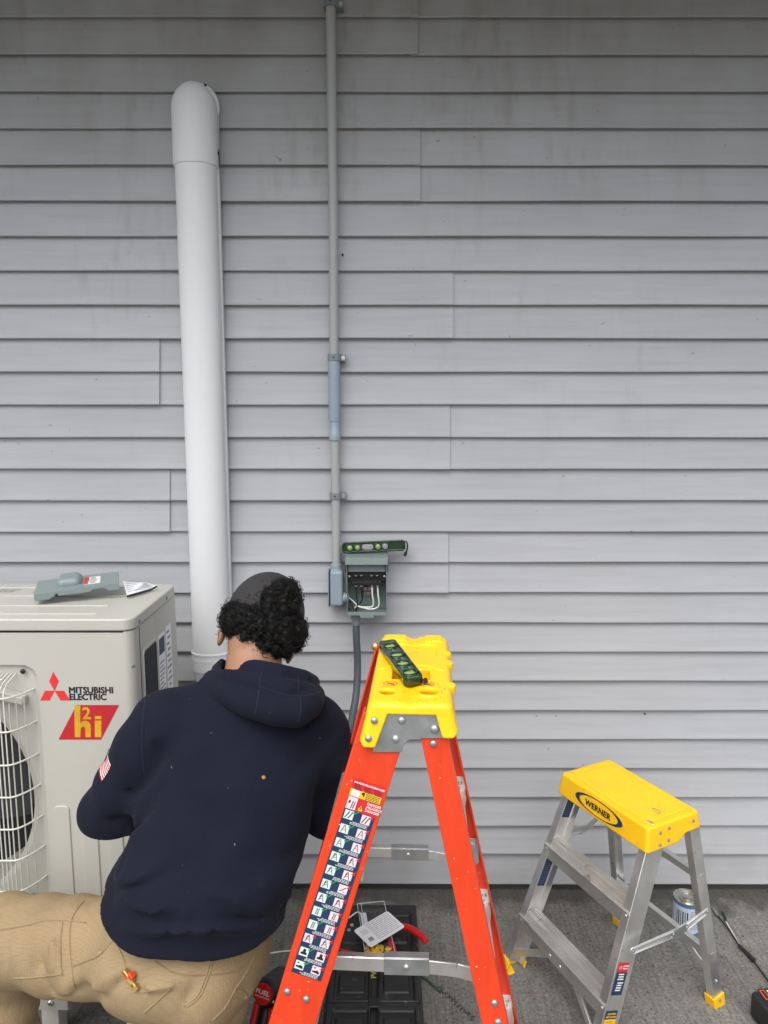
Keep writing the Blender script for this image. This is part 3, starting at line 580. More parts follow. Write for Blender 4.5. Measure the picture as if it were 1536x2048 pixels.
# lid
g = G(); g.prism(rrect(UX0, UY0-.003, UX1, UY1, .028, 8), Matrix.Identity(4), LZ, UT); lid = g.build('lid', M['cream'], un, bevel=.0045, seg=4, smooth=50)
g = G()
for y0, y1, xe in ((1.685, 1.692, -.70), (1.76, 1.769, -.70), (1.86, 1.868, -.68), (1.955, 1.963, -.72)): g.prism(rrect(-1.5, y0, xe, y1, .003, 3), Matrix.Identity(4), UT-.001, UT+.0022)
g.build('lid_rib', M['cream'], lid, bevel=.0015)
g = G()
rr = random.Random(3)
for k in range(3):
    x = -1.32
    while x < -.82:
        l = rr.uniform(.008, .03)
        if x < -1.02 or x > -.97: g.rect(x, 1.905+.012*k, x+l, 1.911+.012*k, Matrix.Identity(4), UT+.0003, UT+.0006)
        x += l+.005
tag(g.build('caution_print', M['grey_print'], lid), kind='stuff')
for y in (1.69, 1.91):
    g = G(); g.rivet((UX1-.0005, y, LZ+.012), (1,0,0), .006, .003); g.build('screw', M['grey_print'], lid)
g = G(); g.rivet((UX1-.0085, UY0+.0085, 1.028), (1,-1,0), .005, .0025); g.build('screw', M['grey_print'], fpnl)
g = G(); g.box((UX1-.0027, UY0+.0465, (UB+LZ)/2), (.0012, .0016, LZ-UB-.006)); g.build('panel_joint', M['rubber'], un)
# side: framed service opening and printed labels
sm = lambda: ax((UX1-.003, 0, 0), (0,1,0), (0,0,1))
g = G(); g.prism(rrect(1.705, .62, 1.822, 1.052, .016), sm(), -.0005, .004); g.build('service_frame', M['cream'], un, bevel=.0015)
g = G(); g.prism(rrect(1.711, .63, 1.806, 1.044, .012), sm(), .0005, .0046); g.build('service_opening', mat('opening_shade', (.010,.016,.022), .55, spec=.25), un)  # flat dark slab: the shade inside the opening is put into its colour
g = G(); g.rect(1.833, .78, 1.885, 1.045, sm(), -.0005, .0006, 0); g.rect(1.836, .99, 1.882, 1.035, sm(), .0006, .0009, 1)
for i in range(15): g.rect(1.837, .965-.0115*i, 1.837+rr.uniform(.025,.044), .969-.0115*i, sm(), .0006, .0009, 2)
g.rect(1.9, .8, 1.945, 1.05, sm(), -.0005, .0006, 0)
for i in range(12): g.rect(1.903+.008*(i % 2), 1.03-.017*i, 1.91+rr.uniform(.014,.03), 1.037-.017*i, sm(), .0006, .0009, 2)
g.build('rating_label', [M['card'], M['navy_print'], M['grey_print']], un)
# base, feet, stand
g = G(); g.box(((UX0+UX1)/2, (UY0+UY1)/2, UB-.012), (.95, .354, .024)); g.build('base_pan', M['cream'], un, bevel=.004)
for x in (-.845, -1.33):
    g = G(); a = ax((x, UY0-.028, 0), (1,0,0), (0,1,0)); g.prism([(-.045,.42),(-.045,.012),(-.03,-.002),(.03,-.002),(.045,.012),(.045,.42)], a, UB-.030, UB-.024); g.box((x, UY0-.0285, UB-.05), (.085, .003, .044))
    ft = g.build('foot', M['cream'], un, bevel=.0015)
    g = G(); g.cyl((x, UY0-.013, UB-.024), (x, UY0-.013, UB-.016), .009, n=6); g.cyl((x, UY0-.013, UB-.016), (x, UY0-.013, UB-.008), .005, n=10); g.rivet((x, UY0-.03, UB-.05), (0,-1,0), .008, .006); g.build('foot_bolt', M['steel'], ft)
for x in (-.87, -1.36):
    g = G()
    for y in (1.68, 1.97): g.box((x, y, .085), (.045, .045, .17))
    g.box((x, 1.825, .155), (.05, .39, .03)); g.build('stand', M['cream'], un, bevel=.002)
# printed logo and badge
fm = ax((0, UY0-.0004, 0), (1,0,0), (0,0,1))
def px2(px, py): p = at(px, py, UY0-.0005); return (p.x, p.z)
g = G(); c0 = px2(109, 1381.5); dw, dh = .0105, .0235
g.prism([c0, (c0[0]+.0115, c0[1]+.024), (c0[0], c0[1]+.048), (c0[0]-.0115, c0[1]+.024)][::1], fm, 0, .0004)
for s in (-1, 1): g.prism([c0, (c0[0]+s*.0135, c0[1]-.0245), (c0[0]+s*.0365, c0[1]-.0245), (c0[0]+s*.023, c0[1])], fm, 0, .0004)
g.build('logo_emblem', M['bright_red'], fpnl)
p = px2(137.5, 1386); text('brand_lettering', 'MITSUBISHI', ax((p[0], UY0-.0006, p[1]), (1,0,0), (0,0,1)), .0218, M['black_print'], fpnl, .036, 0, sx=.985)
p = px2(138.5, 1399.5); text('brand_lettering', 'ELECTRIC', ax((p[0], UY0-.0006, p[1]), (1,0,0), (0,0,1)), .0218, M['black_print'], fpnl, .036, 0, sx=.955)
b0, b1, b2, b3 = px2(117, 1479), px2(202, 1479), px2(238, 1410), px2(153, 1410)
g = G(); g.prism([b0, b1, b2, b3], fm, 0, .0005); bd = g.build('badge', M['crimson'], fpnl)
lm_ = ax((0, UY0-.0011, 0), (1,0,0), (0,0,1))
g = G(); g.prism([px2(*q) for q in ((149,1411),(161,1411),(161,1446),(165,1442),(171,1441),(177,1443),(181,1448),(182,1455),(182,1474),(171,1474),(171,1457),(169,1453),(165,1453),(162,1457),(161,1474),(150,1474))], lm_, 0, .0004); g.build('badge_letter', M['gold_print'], bd)
g = G(); g.prism([px2(*q) for q in ((190,1441),(203,1441),(203,1474),(190,1474))], lm_, 0, .0004); g.prism([px2(*q) for q in ((190,1432),(203,1432),(203,1438),(190,1438))], lm_, 0, .0004); g.build('badge_letter', M['gold_print'], bd)
p = px2(165.5, 1437.5); text('badge_letter', '2', ax((p[0], UY0-.0014, p[1]), (1,0,0), (0,0,1)), .042, M['gold_print'], bd, .03, 0, sx=1.0)
# short white drain pipe on the slab under the unit
g = G(); g.tube(spline([(-.70,1.80,.17),(-.70,1.78,.06),(-.69,1.74,.03),(-.64,1.66,.022),(-.60,1.58,.021)], 8), .021, 16)
tag(g.build('drain_pipe', M['duct']), 'white drain pipe bending onto the slab under the outdoor unit', 'pipe')

# ================================================================ THINGS LYING ON THE UNIT
lc = thing('disconnect_cover', 'loose grey-green metal cover with red warning sticker, lying on the unit', 'cover', (-.80, 1.84, UT))
a0 = Vector((-.892, 1.765, UT+.012)); ux = (Vector((-.705, 1.835, UT+.022))-a0).normalized(); uy = Vector((-.22, .97, .05))
cm = ax(a0, ux, uy)
g = G(); g.prism([(0,0),(.045,0),(.045,.003),(.205,.003),(.205,.128),(.0,.128)], cm, .018, .0198)
side = [(0,0),(.035,0),(.045,.006),(.130,.006),(.145,.013),(.165,.013),(.18,.003),(.205,.003),(.205,.019),(0,.019)]
g.prism(side, cm@Matrix(((1,0,0,0),(0,0,1,0),(0,1,0,0),(0,0,0,1))), 0, .0016); g.prism(side, cm@Matrix(((1,0,0,0),(0,0,1,.1264),(0,1,0,0),(0,0,0,1))), 0, .0016)
g.box((.0008, .064, .010), (.0016, .126, .018), cm)
cv = g.build('cover_shell', M['box'], lc, bevel=.0008)
R3 = np.array(cm.to_3x3()); A0 = np.array(cm.translation)
def f_bump(p):
    q = (p-A0)@R3; d = rbox(q, (.082, .075, .017), (.030, .040, .022), .016); return np.maximum(d, .017-q[:,2])
ctr = A0+R3@A(.082,.072,.025); sdf_obj('raised_bulge', f_bump, ctr-.06, ctr+.06, .003, M['box'], cv, smooth=50)
g = G(); g.rect(.118, .028, .158, .10, cm, .0199, .0203, 0); g.rect(.118, .062, .130, .10, cm, .0203, .0206, 1); g.rect(.118, .03, .128, .060, cm, .0203, .0206, 1)
for i in range(6): g.rect(.133+.0, .034+.011*i, .133+rr.uniform(.012,.022), .039+.011*i, cm, .0203, .0206, 2)
g.build('warning_sticker', [M['white_print'], M['red_print'], M['grey_print']], cv)
g = G(); g.rivet(cm@Vector((.052,-.0006,.009)), cm.to_3x3()@Vector((0,-1,0)), .004, .0016); g.build('hole', M['black'], cv)
ls = thing('instruction_sheet', 'folded white printed sheet in a clear sleeve beside the loose metal cover', 'plastic sleeve', (-.70, 1.93, UT))
q = [atz(246,1162,UT+.034), atz(288,1164,UT+.028), atz(314,1171,UT+.016), atz(300,1177,UT+.010), atz(254,1190,UT+.012)]
g = G(); g.add([*q, *[p-Vector((0,0,.001)) for p in q]], [(0,1,2,3,4),(9,8,7,6,5)]+[(i, (i+1)%5, 5+(i+1)%5, 5+i) for i in range(5)]); g.build('sheet', M['card'], ls)
g = G(); L0 = lambda a, b_, t_: q[a]+(q[b_]-q[a])*t_
for i in range(6):
    t_ = .08+.15*i; a, b_ = L0(0,4,t_)+Vector((0,0,.0012)), L0(1,2,t_)+Vector((0,0,.0012)); g.bar(a+(b_-a)*.05, a+(b_-a)*.9, .0022, .0004)
o_ = g.build('printed_line', M['grey_print'], ls)
g = G(); g.add([p+Vector((0,0,.0035)) for p in q], [(0,1,2,3,4)]); g.build('sleeve', M['clear'], ls)
g = G(); g.tube([q[4]+Vector((0,0,-.004)), q[3]+Vector((0,0,-.004)), q[2]+Vector((0,0,-.002))], .0028, 6); g.build('dark_edge', M['rubber'], ls)
# ================================================================ ORANGE STEPLADDER
ld = thing('stepladder', 'orange fibreglass stepladder with yellow top cap, seen end-on in front of the wall', 'ladder', (.05, 1.3, 0))
LW = Vector((.9988, -.049, 0)); LL = Vector((.049, .9988, 0)); CN = Vector((.0437, 1.127, 1.158))   # across, along, middle of the cap's near top edge
SPL = .0509                                                     # splay of the rails per metre of height
def plane_hit(px, py, near=True, off=0):                         # a line of sight meets the plane of the near or far rails
    s = 1 if near else -1; o = CN+LL*(0 if near else .352); nrm = (LL - Vector((0,0,1))*SPL*s).normalized()
    r = ray(px, py); o = o+nrm*off; return CAM + r*((o-CAM).dot(nrm)/r.dot(nrm))
NN = -(LL-Vector((0,0,1))*SPL).normalized()                      # outward (to the photographer) normal of the near rails
def edge(p0, p1):                                                # line through two points -> function of height
    d = (p1-p0)/(p1.z-p0.z); return lambda z: p0+d*(z-p0.z)
fl, fr2 = edge(plane_hit(705,1500), plane_hit(537,2048)), edge(plane_hit(800,1500), plane_hit(633,2048))
rl, rr_ = edge(plane_hit(843,1480), plane_hit(963,2048)), edge(plane_hit(895,1480), plane_hit(1017,2048))
def mirror(p): 
    v = (p-CN).dot(LL); return p+LL*(.352-2*v)
def chan(wd, dp, t): return [(-wd/2,0),(wd/2,0),(wd/2,dp),(wd/2-t,dp),(wd/2-t,t),(-wd/2+t,t),(-wd/2+t,dp),(-wd/2,dp)]
RAILS = {}
for nm, a, b_ in (('front', fl, fr2), ('rear', rl, rr_)):
    for near in (True, False):
        z0, z1 = .03, 1.128 if nm == 'front' else 1.125
        c0, c1 = (a(z0)+b_(z0))/2, (a(z1)+b_(z1))/2; wd = ((b_(.8)-a(.8)).length)*math.cos(math.atan2(abs(c1.x-c0.x), z1-z0))
        if not near: c0, c1 = mirror(c0), mirror(c1)
        if not near and nm == 'front': c0 = c0+LW*.034
        RAILS[nm, near] = (c0, c1, wd)
        g = G(); g.sweep(chan(wd, .027, .0038), c0, c1, LL*(1 if near else -1)); rail = g.build('rail', M['orange'], ld, bevel=.0016)
        g = G(); d, s_, u = frame(c1-c0, LL*(1 if near else -1)); g.bar(c0-d*.03, c0+d*.05, wd+.006, .036, u); g.build('foot_pad', M['rubber'], ld, bevel=.003)
rc = lambda nm, near, z: (lambda c0, c1: c0+(c1-c0)*((z-c0.z)/(c1.z-c0.z)))(*RAILS[nm, near][:2])
# steps between the front rails, braces between the rear rails
for z in (.862, .583, .303):
    a, b_ = rc('front', True, z)+LL*.004, rc('front', False, z)-LL*.004; wd = .078
    sec = [(-wd/2,-.022),(-wd/2+.003,-.022),(-wd/2+.003,-.003),(wd/2-.003,-.003),(wd/2-.003,-.022),(wd/2,-.022)]+[(wd/2-wd*i/26, .002*(i % 2)) for i in range(27)]
    sec2 = sec[:6]+[(wd/2+.001,-.016),(wd/2,-.012),(wd/2+.001,-.008),(wd/2,-.004)]+sec[6:]+[(-wd/2,-.004),(-wd/2-.0015,-.008),(-wd/2,-.012),(-wd/2-.0015,-.016)]
    g = G(); g.sweep(sec2, a, b_, (0,0,1)); g.build('step', M['alu_tread'], ld, smooth=25)
for z in (.80, .52, .24):
    a, b_ = rc('rear', True, z)+LL*.005, rc('rear', False, z)-LL*.005; up = (RAILS['rear',True][1]-RAILS['rear',True][0]).normalized()
    d, s_, u = frame(b_-a, (0,0,1)); s_ = s_ if s_.x > 0 else -s_; a, b_ = a+s_*.002, b_+s_*.002; n = (b_-a).length; mm = ax(a, d, s_)
    hw = .0125
    g = G(); g.prism([(0,-hw-.002),(.03,-hw-.002),(.07,-hw+.004),(n-.07,-hw+.004),(n-.03,-hw-.002),(n,-hw-.002),(n,hw+.002),(n-.03,hw+.002),(n-.07,hw-.004),(.07,hw-.004),(.03,hw+.002),(0,hw+.002)], mm, -.001, .001)
    for s in (-1, 1): g.bar(a+d*.002+s_*(s*(hw-.004))-Vector((0,0,.012)), b_-d*.002+s_*(s*(hw-.004))-Vector((0,0,.012)), .002, .022, (0,0,1))
    for q, s in ((a, 1), (b_, -1)): g.prism(rrect(-hw-.002,-.004,hw+.002,.034,.008), ax(q+d*.0016*s, s_, up), -.0012, .0012)
    bc = g.build('rear_brace', M['alu_tread'], ld, bevel=.0008)
    for x, y in ((-.006,.024),(.006,.020),(.0,.008)):
        g = G(); g.rivet(b_-d*.0028+s_*x+up*y, -d, .0048, .002); g.build('rivet', M['zinc'], bc)
# spreaders
def spreader(yo, pxs, hgt, near):
    off = -.034 if near else .03
    def q(px, py):
        o = CN+LL*(.034 if near else .352-.034); nrm = LL; r = ray(px, py); return CAM+r*((o-CAM).dot(nrm)/r.dot(nrm))
    P_ = [q(*p) for p in pxs]; g = G()
    for a, b_ in ((P_[0], P_[1]), (P_[2], P_[3]), (P_[3], P_[4])): g.bar(a, b_, .0035, hgt, (0,0,1))
    g.bar(P_[0]+Vector((0,.005,hgt/2)), P_[1]+Vector((0,.005,hgt/2)), .012, .0025, (0,0,1)); sp = g.build('spreader', M['alu'], ld, bevel=.0008)
    g = G(); c0, c1 = q(*pxs[5]), q(*pxs[6]); g.bar(c0-LL*.004, c1-LL*.004, .0035, hgt*1.22, (0,0,1)); g.bar(c0+Vector((0,.004,hgt*.6)), c1+Vector((0,.004,hgt*.6)), .016, .0025, (0,0,1)); hp = g.build('hinge_plate', M['zinc'], sp, bevel=.0008)
    g = G(); m_ = (c0+c1)/2; g.rivet(m_-LL*.0058+LW*(.0 if near else -.004), -LL, .0055, .0035); g.build('rivet', M['steel'], sp)
spreader(0, [(606,1923),(800,1931),(840,1932),(912,1940),(975,1956),(768,1929),(858,1931)], .0265, True)
spreader(0, [(690,1703),(800,1706),(850,1709),(870,1712),(930,1724),(783,1705.5),(857,1707.5)], .0215, False)
for nm, pxs in (('front', (642,1706)), ('rear', (961,1738))):   # pivot brackets of the spreader on the far rails
    a = rc(nm, False, .655)
    d = (RAILS[nm, False][1]-RAILS[nm, False][0]).normalized(); mm = ax(a-LL*.0075, LW, d)
    g = G(); g.prism(rrect(-.018,-.036,.018,.03,.008), mm, -.0015, .0015); g.prism(rrect(-.016,.005,.012,.02,.003), mm, -.008, .006); bk = g.build('pivot_bracket', M['zinc'], ld, bevel=.0006)
    g = G(); g.prism(ell(0,-.02,.006,.006,14), mm, -.003, .003); g.build('bracket_hole', M['black'], bk)
# zinc gusset plates at both ends
def nf2(M4, px, py, off=0): p = M4.inverted()@plane_hit(px, py, True, off); return (p.x, p.y)
nm4 = ax(CN, LW, Vector((0,0,1))+LL*SPL)                         # near rail plane: x across, y up, z to the photographer... flipped below
nm4i = nm4
zdir = nm4.to_3x3()@Vector((0,0,1)); ZS = 1 if zdir.dot(NN) > 0 else -1
plate = [nf2(nm4, *p) for p in ((762,1418),(888,1418),(894,1475),(828,1475.5),(818,1478),(811,1484),(806,1494),(803,1503),(745,1503))]
for near in (True, False):
    g = G()
    if near: g.prism(plate, nm4, ZS*.0008, ZS*.0032)
    else: g.prism(plate, ax(CN+LL*.352, LW, Vector((0,0,1))-LL*SPL), -ZS*.0032, -ZS*.0008)
    g.build('gusset_plate', M['zinc'], ld, bevel=.0006)
# moulded cap
B3 = np.array([list(LW), list(LL), [0,0,1]]).T; CN_ = np.array(CN)
def cap_local(p): return (p-CN_)@B3
def f_cap(p):
    q = cap_local(p); u, v, w_ = q[:,0], q[:,1], q[:,2]; k = np.clip(-w_, 0, .09)
    hw = .0688+.235*k; v0 = -.007-(SPL+.10)*k*np.where(w_ > -.03, 1, 1); v1 = .359+(SPL+.10)*k
    dside = np.maximum(np.abs(u-.004*(v/.352))-hw, np.maximum(v0-v, v-v1))
    du = np.abs(u-.004*(v/.352))-hw; dv = np.maximum(v0-v, v-v1)
    d = smax(smax(du, dv, .014), w_, .010)
    inner = smax(smax(du+.0042, dv+.0042, .006), w_+.0095, .003)
    bot = np.where(u < 0, -.0745, -.0565); mid = -.030
    shell = np.maximum(d, -inner)
    # bottom edges: long legs at the near and far ends, short skirt on the long sides
    endz = np.minimum(np.abs(v-v0), np.abs(v-v1)) < .012
    low = np.where(endz, bot, mid-.006)
    shell = smax(shell, low-w_, .003)
    le = -.0375+(w_+.020)*.37; re = .0425-(w_+.020)*.30
    notch = np.maximum(np.maximum(le-u, u-re), w_+.0195); notch = np.maximum(notch, np.maximum(.02-(np.minimum(np.abs(v-v0), np.abs(v-v1)) < .02)*1.0, -1))
    shell = smax(shell, -notch, .003)
    # chamfered leg tips
    for sx, tip in ((-1, -.0745), (1, -.0565)):
        e = (np.abs(u)-(.0688-.235*tip)+.010)+(-(w_-tip)+.0); shell = np.where((np.sign(u) == sx) & endz, smax(shell, (e-.0)*.7071, .002), shell)
    # top furniture
    def cup(cu, cv, r, dep): return np.maximum(np.hypot(u-cu, v-cv)-r, -dep-w_)
    def wellw(cu, cv, r, dep): return smax(np.abs(np.hypot(u-cu, v-cv)-r-.0022)-.0022, np.maximum(w_, -dep-w_), .002)
    for cu, cv, r in ((-.0395,.041,.0125),(.0315,.041,.0155)):
        shell = smin(shell, wellw(cu, cv, r, .016), .003); shell = smax(shell, -(np.hypot(u-cu, v-cv)-r), .005)
    ring = smax(np.abs(np.hypot(u-.0315, v-.041)-.0195)-.0026, np.abs(w_)-.0032, .002); shell = smin(shell, ring, .003)
    pk = np.maximum(np.abs(u)-.034, np.abs(v-.128)-.026)
    shell = smin(shell, np.maximum(np.maximum(np.abs(pk-.003)-.003, w_+.001), -.027-w_), .002); shell = smax(shell, -np.maximum(pk, -.024-w_), .003)
    shell = smin(shell, np.maximum(np.maximum(pk, w_+.019), -.027-w_), .001)
    gro = np.hypot(u*.7, (w_-.0035))-.0065; gro = np.maximum(gro, v-.085); shell = smax(shell, -gro, .008)
    arc = smax(np.abs(np.hypot(u, (v-.135)*1.35)-.058)-.0045, np.abs(w_)-.0022, .003); arc = np.maximum(arc, .15-v); shell = smin(shell, arc, .005)
    tr = smax(np.abs(u-.002)-.046, np.abs(v-.268)-.036, .02); tr = smax(tr, np.abs(w_)-.0045, .004); shell = smax(shell, -tr, .006)
    rid = smax(smax(np.abs(u-.045)-.018, np.abs(v-.335)-.02, .008), np.abs(w_-.0)-.004, .004); shell = smin(shell, rid, .004)
    rid = smax(smax(np.abs(u+.036)-.024, np.abs(v-.338)-.018, .008), np.abs(w_-.0)-.0035, .004); shell = smin(shell, rid, .004)
    ft = np.hypot((u-.004)*.8, w_-.004)-.0095; ft = np.maximum(ft, .30-v); shell = smax(shell, -ft, .006)
    for cv, r in ((.085,.010),(.20,.011),(.255,.010)):
        ear = smax(np.hypot((u-.072)*1.3, v-cv)-r, np.abs(w_+.009)-.008, .004); shell = smin(shell, ear, .004)
    return shell
cvx = np.array(CN)+np.array(LL)*.176
v_, f_ = snet(f_cap, A(cvx[0]-.115, cvx[1]-.215, 1.076), A(cvx[0]+.115, cvx[1]+.215, 1.172), .0019, 1)
gg = G(); gg.v = [tuple(p) for p in v_]; gg.f = [tuple(q) for q in f_]; gg.m = [0]*len(gg.f)
tc_ = gg.build('top_cap', M['yellow'], ld, smooth=60)
for px, py in ((748.5,1441),(737,1477)):
    g = G(); g.rivet(plane_hit(px, py, True, -.0125), NN, .0062, .004); g.build('rivet', M['zinc'], tc_)
for px, py, r, pr in ((803.5,1441,.0068,0),(791.5,1478.5,.0068,0),(869.5,1459,.0075,0),(866.5,1487,.0062,1),(574.5,1983,.0062,1),(612.5,1998,.0062,1),(989,2006,.0062,1),(996,2044,.0062,1)):
    g = G(); g.rivet(plane_hit(px, py, True, -.0002 if pr else -.0033), NN, r, .0042); g.build('rivet', M['zinc'], ld)
g = G()
for cu in (-.0365, .0285):                                       # printed no-standing marks on the cap
    g = G()
    mm = ax(CN+LW*cu+LL*.078+Vector((0,0,.0006)), LW, LL); o_, i_ = ell(0,0,.0125,.0125,28), ell(0,0,.0112,.0112,28)
    g.add([mm@Vector((x,y,0)) for x,y in o_]+[mm@Vector((x,y,0)) for x,y in i_], [(i,(i+1)%28,28+(i+1)%28,28+i) for i in range(28)])
    for a, b_ in (((-.008,.008),(.008,-.008)),((-.006,-.004),(-.001,.002)),((-.001,.002),(.006,.001)),((-.007,-.001),(0,-.003)),((.001,-.003),(.008,.003)),((.003,-.006),(.007,-.002))):
        g.bar(mm@Vector((*a,0)), mm@Vector((*b_,0)), .0011, .0003)
    g.build('no_standing_mark', M['red_print'], tc_)
g = G(); rr = random.Random(31)
for _ in range(60):                                              # grease smudges and nicks worn into the cap
    u, v = (rr.uniform(.012,.062), rr.uniform(-.004,.09)) if rr.random() < .6 else (rr.uniform(-.06,.06), rr.uniform(0,.33))
    p = Vector(snap(f_cap, np.array(CN+LW*u+LL*v+Vector((0,0,.001)))[None], 3)[0]); n_v = Vector(grad(f_cap, np.array(p)[None])[0]).normalized()
    if n_v.z > .6: g.prism(ell(0,0,rr.uniform(.0006,.0022),rr.uniform(.0004,.0009),6), ax(p, n_v.cross(Vector((rr.uniform(-1,1),rr.uniform(-1,1),.1))), n_v.cross(LW)), -.0003, .0003)
o = g.build('grease_smudge', mat('brown_smudge', (.22,.13,.02), .6), tc_); o['kind'] = 'stuff'
# warning label on the near front rail
TL, BL, BR = plane_hit(708,1557,True,-.0003), plane_hit(582,1943,True,-.0003), plane_hit(640,1962,True,-.0003)
ey = (TL-BL); HL = ey.length; ey.normalize(); ex = (BR-BL); ex = (ex-ey*ex.dot(ey)); WL = ex.length*1.03; ex.normalize(); lm = ax(BL, ex, ey)
if (lm.to_3x3()@Vector((0,0,1))).dot(NN) < 0: lm = lm@Matrix.Diagonal((1,1,-1,1))
mats_ = [M['navy_print'], M['white_print'], M['red_print'], M['yellow_print'], M['mint_print'], M['pink_print'], M['green_print'], M['black_print'], M['bright_red']]
g = G(); T = lambda t: HL-t
def R_(x0, y0, x1, y1, lv, mi): g.rect(x0, y0, x1, y1, lm, lv*.00012, lv*.00012+.0001, mi)
def S_(a, b_, wd, lv, mi):
    a, b_ = Vector(a), Vector(b_); d = (b_-a).normalized(); n = Vector((-d.y, d.x))*wd/2; g.prism([a-n, b_-n, b_+n, a+n], lm, lv*.00012, lv*.00012+.0001, mi)
hN = HL*.853; y1 = HL*.918; y2 = HL*.965
R_(0,0,WL,hN,1,0); R_(.0,hN+.0003,WL,y1,1,2); R_(.0,y1,WL,y2-.004,1,3); R_(.0,y2-.004,WL,HL+.002,1,2)
rr = random.Random(5)
def ladder_pic(x, y, s, k):
    c = 7
    if k == 'a': S_((x+.2*s,y+.1*s),(x+.45*s,y+.9*s),.07*s,4,c); S_((x+.5*s,y+.9*s),(x+.75*s,y+.1*s),.06*s,4,c); S_((x+.32*s,y+.4*s),(x+.62*s,y+.4*s),.04*s,4,c)
    elif k == 'l': 
        S_((x+.35*s,y+.1*s),(x+.45*s,y+.9*s),.06*s,4,c); S_((x+.6*s,y+.1*s),(x+.66*s,y+.9*s),.06*s,4,c)
        for i in range(4): S_((x+.38*s,y+(.22+.17*i)*s),(x+.62*s,y+(.22+.17*i)*s),.04*s,4,c)
    elif k == 'r': S_((x+.15*s,y+.1*s),(x+.5*s,y+.9*s),.1*s,4,c); S_((x+.5*s,y+.1*s),(x+.85*s,y+.9*s),.1*s,4,c)
    elif k == 'd': S_((x+.2*s,y+.25*s),(x+.8*s,y+.75*s),.09*s,4,c); S_((x+.55*s,y+.25*s),(x+.75*s,y+.2*s),.06*s,4,c)
    elif k == 'b': g.prism([(x+.15*s,y+.2*s),(x+.85*s,y+.2*s),(x+.85*s,y+.42*s),(x+.68*s,y+.5*s),(x+.66*s,y+.85*s),(x+.38*s,y+.85*s),(x+.36*s,y+.5*s),(x+.15*s,y+.4*s)], lm, .00048, .00058, 7)
    elif k == 't': g.prism([(x+.1*s,y+.25*s),(x+.9*s,y+.15*s),(x+.88*s,y+.4*s),(x+.62*s,y+.55*s),(x+.4*s,y+.45*s),(x+.12*s,y+.42*s)], lm, .00048, .00058, 7); S_((x+.2*s,y+.75*s),(x+.4*s,y+.8*s),.12*s,4,c)
rows = 12; rh = hN/rows; kinds = ['r','a','a','a','a','a','a','l','l','a','b','t']; sq_ = .0160
for i in range(rows):
    yb = hN-rh*(i+1)+rh*.33
    for x, base, mk in ((WL*.05, 4, 1), (WL*.60, 5, 0)):
        R_(x, yb, x+sq_, yb+sq_, 2, base if not (i == 9 and mk) else 5); k = 'd' if (i == 5 and not mk) else kinds[i]; ladder_pic(x, yb, sq_, k)
        if k == 'a' and i > 2: S_((x+.3*sq_,yb+.3*sq_),(x+.36*sq_,yb+.8*sq_),.08*sq_,5,7); S_((x+.25*sq_,yb+.6*sq_),(x+.5*sq_,yb+.68*sq_),.06*sq_,5,7)
        cx_, cy_ = x+sq_*1.06, yb+sq_*.93
        if mk and i != 9: S_((cx_-.003,cy_),(cx_,cy_-.003),.0018,5,6); S_((cx_-.0006,cy_-.003),(cx_+.006,cy_+.0035),.0018,5,6)
        else: S_((cx_-.003,cy_-.003),(cx_+.003,cy_+.003),.0015,5,8); S_((cx_-.003,cy_+.003),(cx_+.003,cy_-.003),.0015,5,8)
    for j in range(3):                                           # captions too small to read in the photograph: rows of broken strokes
        x = WL*(.30 if j else .36)+rr.uniform(-.003,.003); xe = WL*.86
        while x < xe:
            l = rr.uniform(.002,.0045); R_(x, yb-.0026-.0022*j, min(x+l, xe), yb-.0016-.0022*j, 2, 1); x += l+.0010
for k in range(3):                                               # red heading with three columns of fine print
    for j in range(5):
        x = WL*(.06+.32*k)+.001*j; xe = x+WL*.22
        while x < xe: l = rr.uniform(.002,.004); R_(x, HL-.0085-.0022*j, min(x+l,xe), HL-.0075-.0022*j, 2, 7); x += l+.0006
R_(WL*.05, y1+.001, WL*.32, y2-.005, 2, 1)                       # the code is left out: a plain white patch
g.prism([(WL*.38,y2-.006),(WL*.46,y2-.005),(WL*.48,y2-.009),(WL*.45,y1+.002),(WL*.44,y2-.011),(WL*.37,y2-.009)], lm, .0003, .0004, 7)
for j in range(5):
    x = WL*.52; xe = WL*.96
    while x < xe: l = rr.uniform(.002,.005); R_(x, y2-.0075-.0027*j, min(x+l,xe), y2-.0062-.0027*j, 2, 7); x += l+.0007
R_(WL*.02, hN+.001, WL*.32, y1-.001, 2, 5); ladder_pic(WL*.06, hN+.001, .017, 'l'); S_((WL*.08,hN+.011),(WL*.10,hN+.016),.003,5,7)
g.prism([(WL*.40,hN+.003),(WL*.56,hN+.003),(WL*.48,hN+.013)], lm, .0003, .0004, 3); S_((WL*.48,hN+.0055),(WL*.48,hN+.010),.0013,4,7)
lb = g.build('safety_label', mats_, ld)
tm = lambda x, y: lm@Matrix.Translation((x, y, .0005))
lt = Matrix.Diagonal((1,1,1,1))
for i, s in enumerate(('DANGER', '\u00a1PELIGRO!', 'DANGER')): text('label_lettering', s, tm(WL*(.04+.33*i), HL-.006), .0046, M['white_print'], lb, .02, .2, .0001, .95)
for i, s in enumerate(('DANGER', '\u00a1PELIGRO!', 'DANGER')): text('label_lettering', s, tm(WL*.62, y1-.0065-.0062*i), .0062, M['white_print'], lb, .02, .15, .0001)
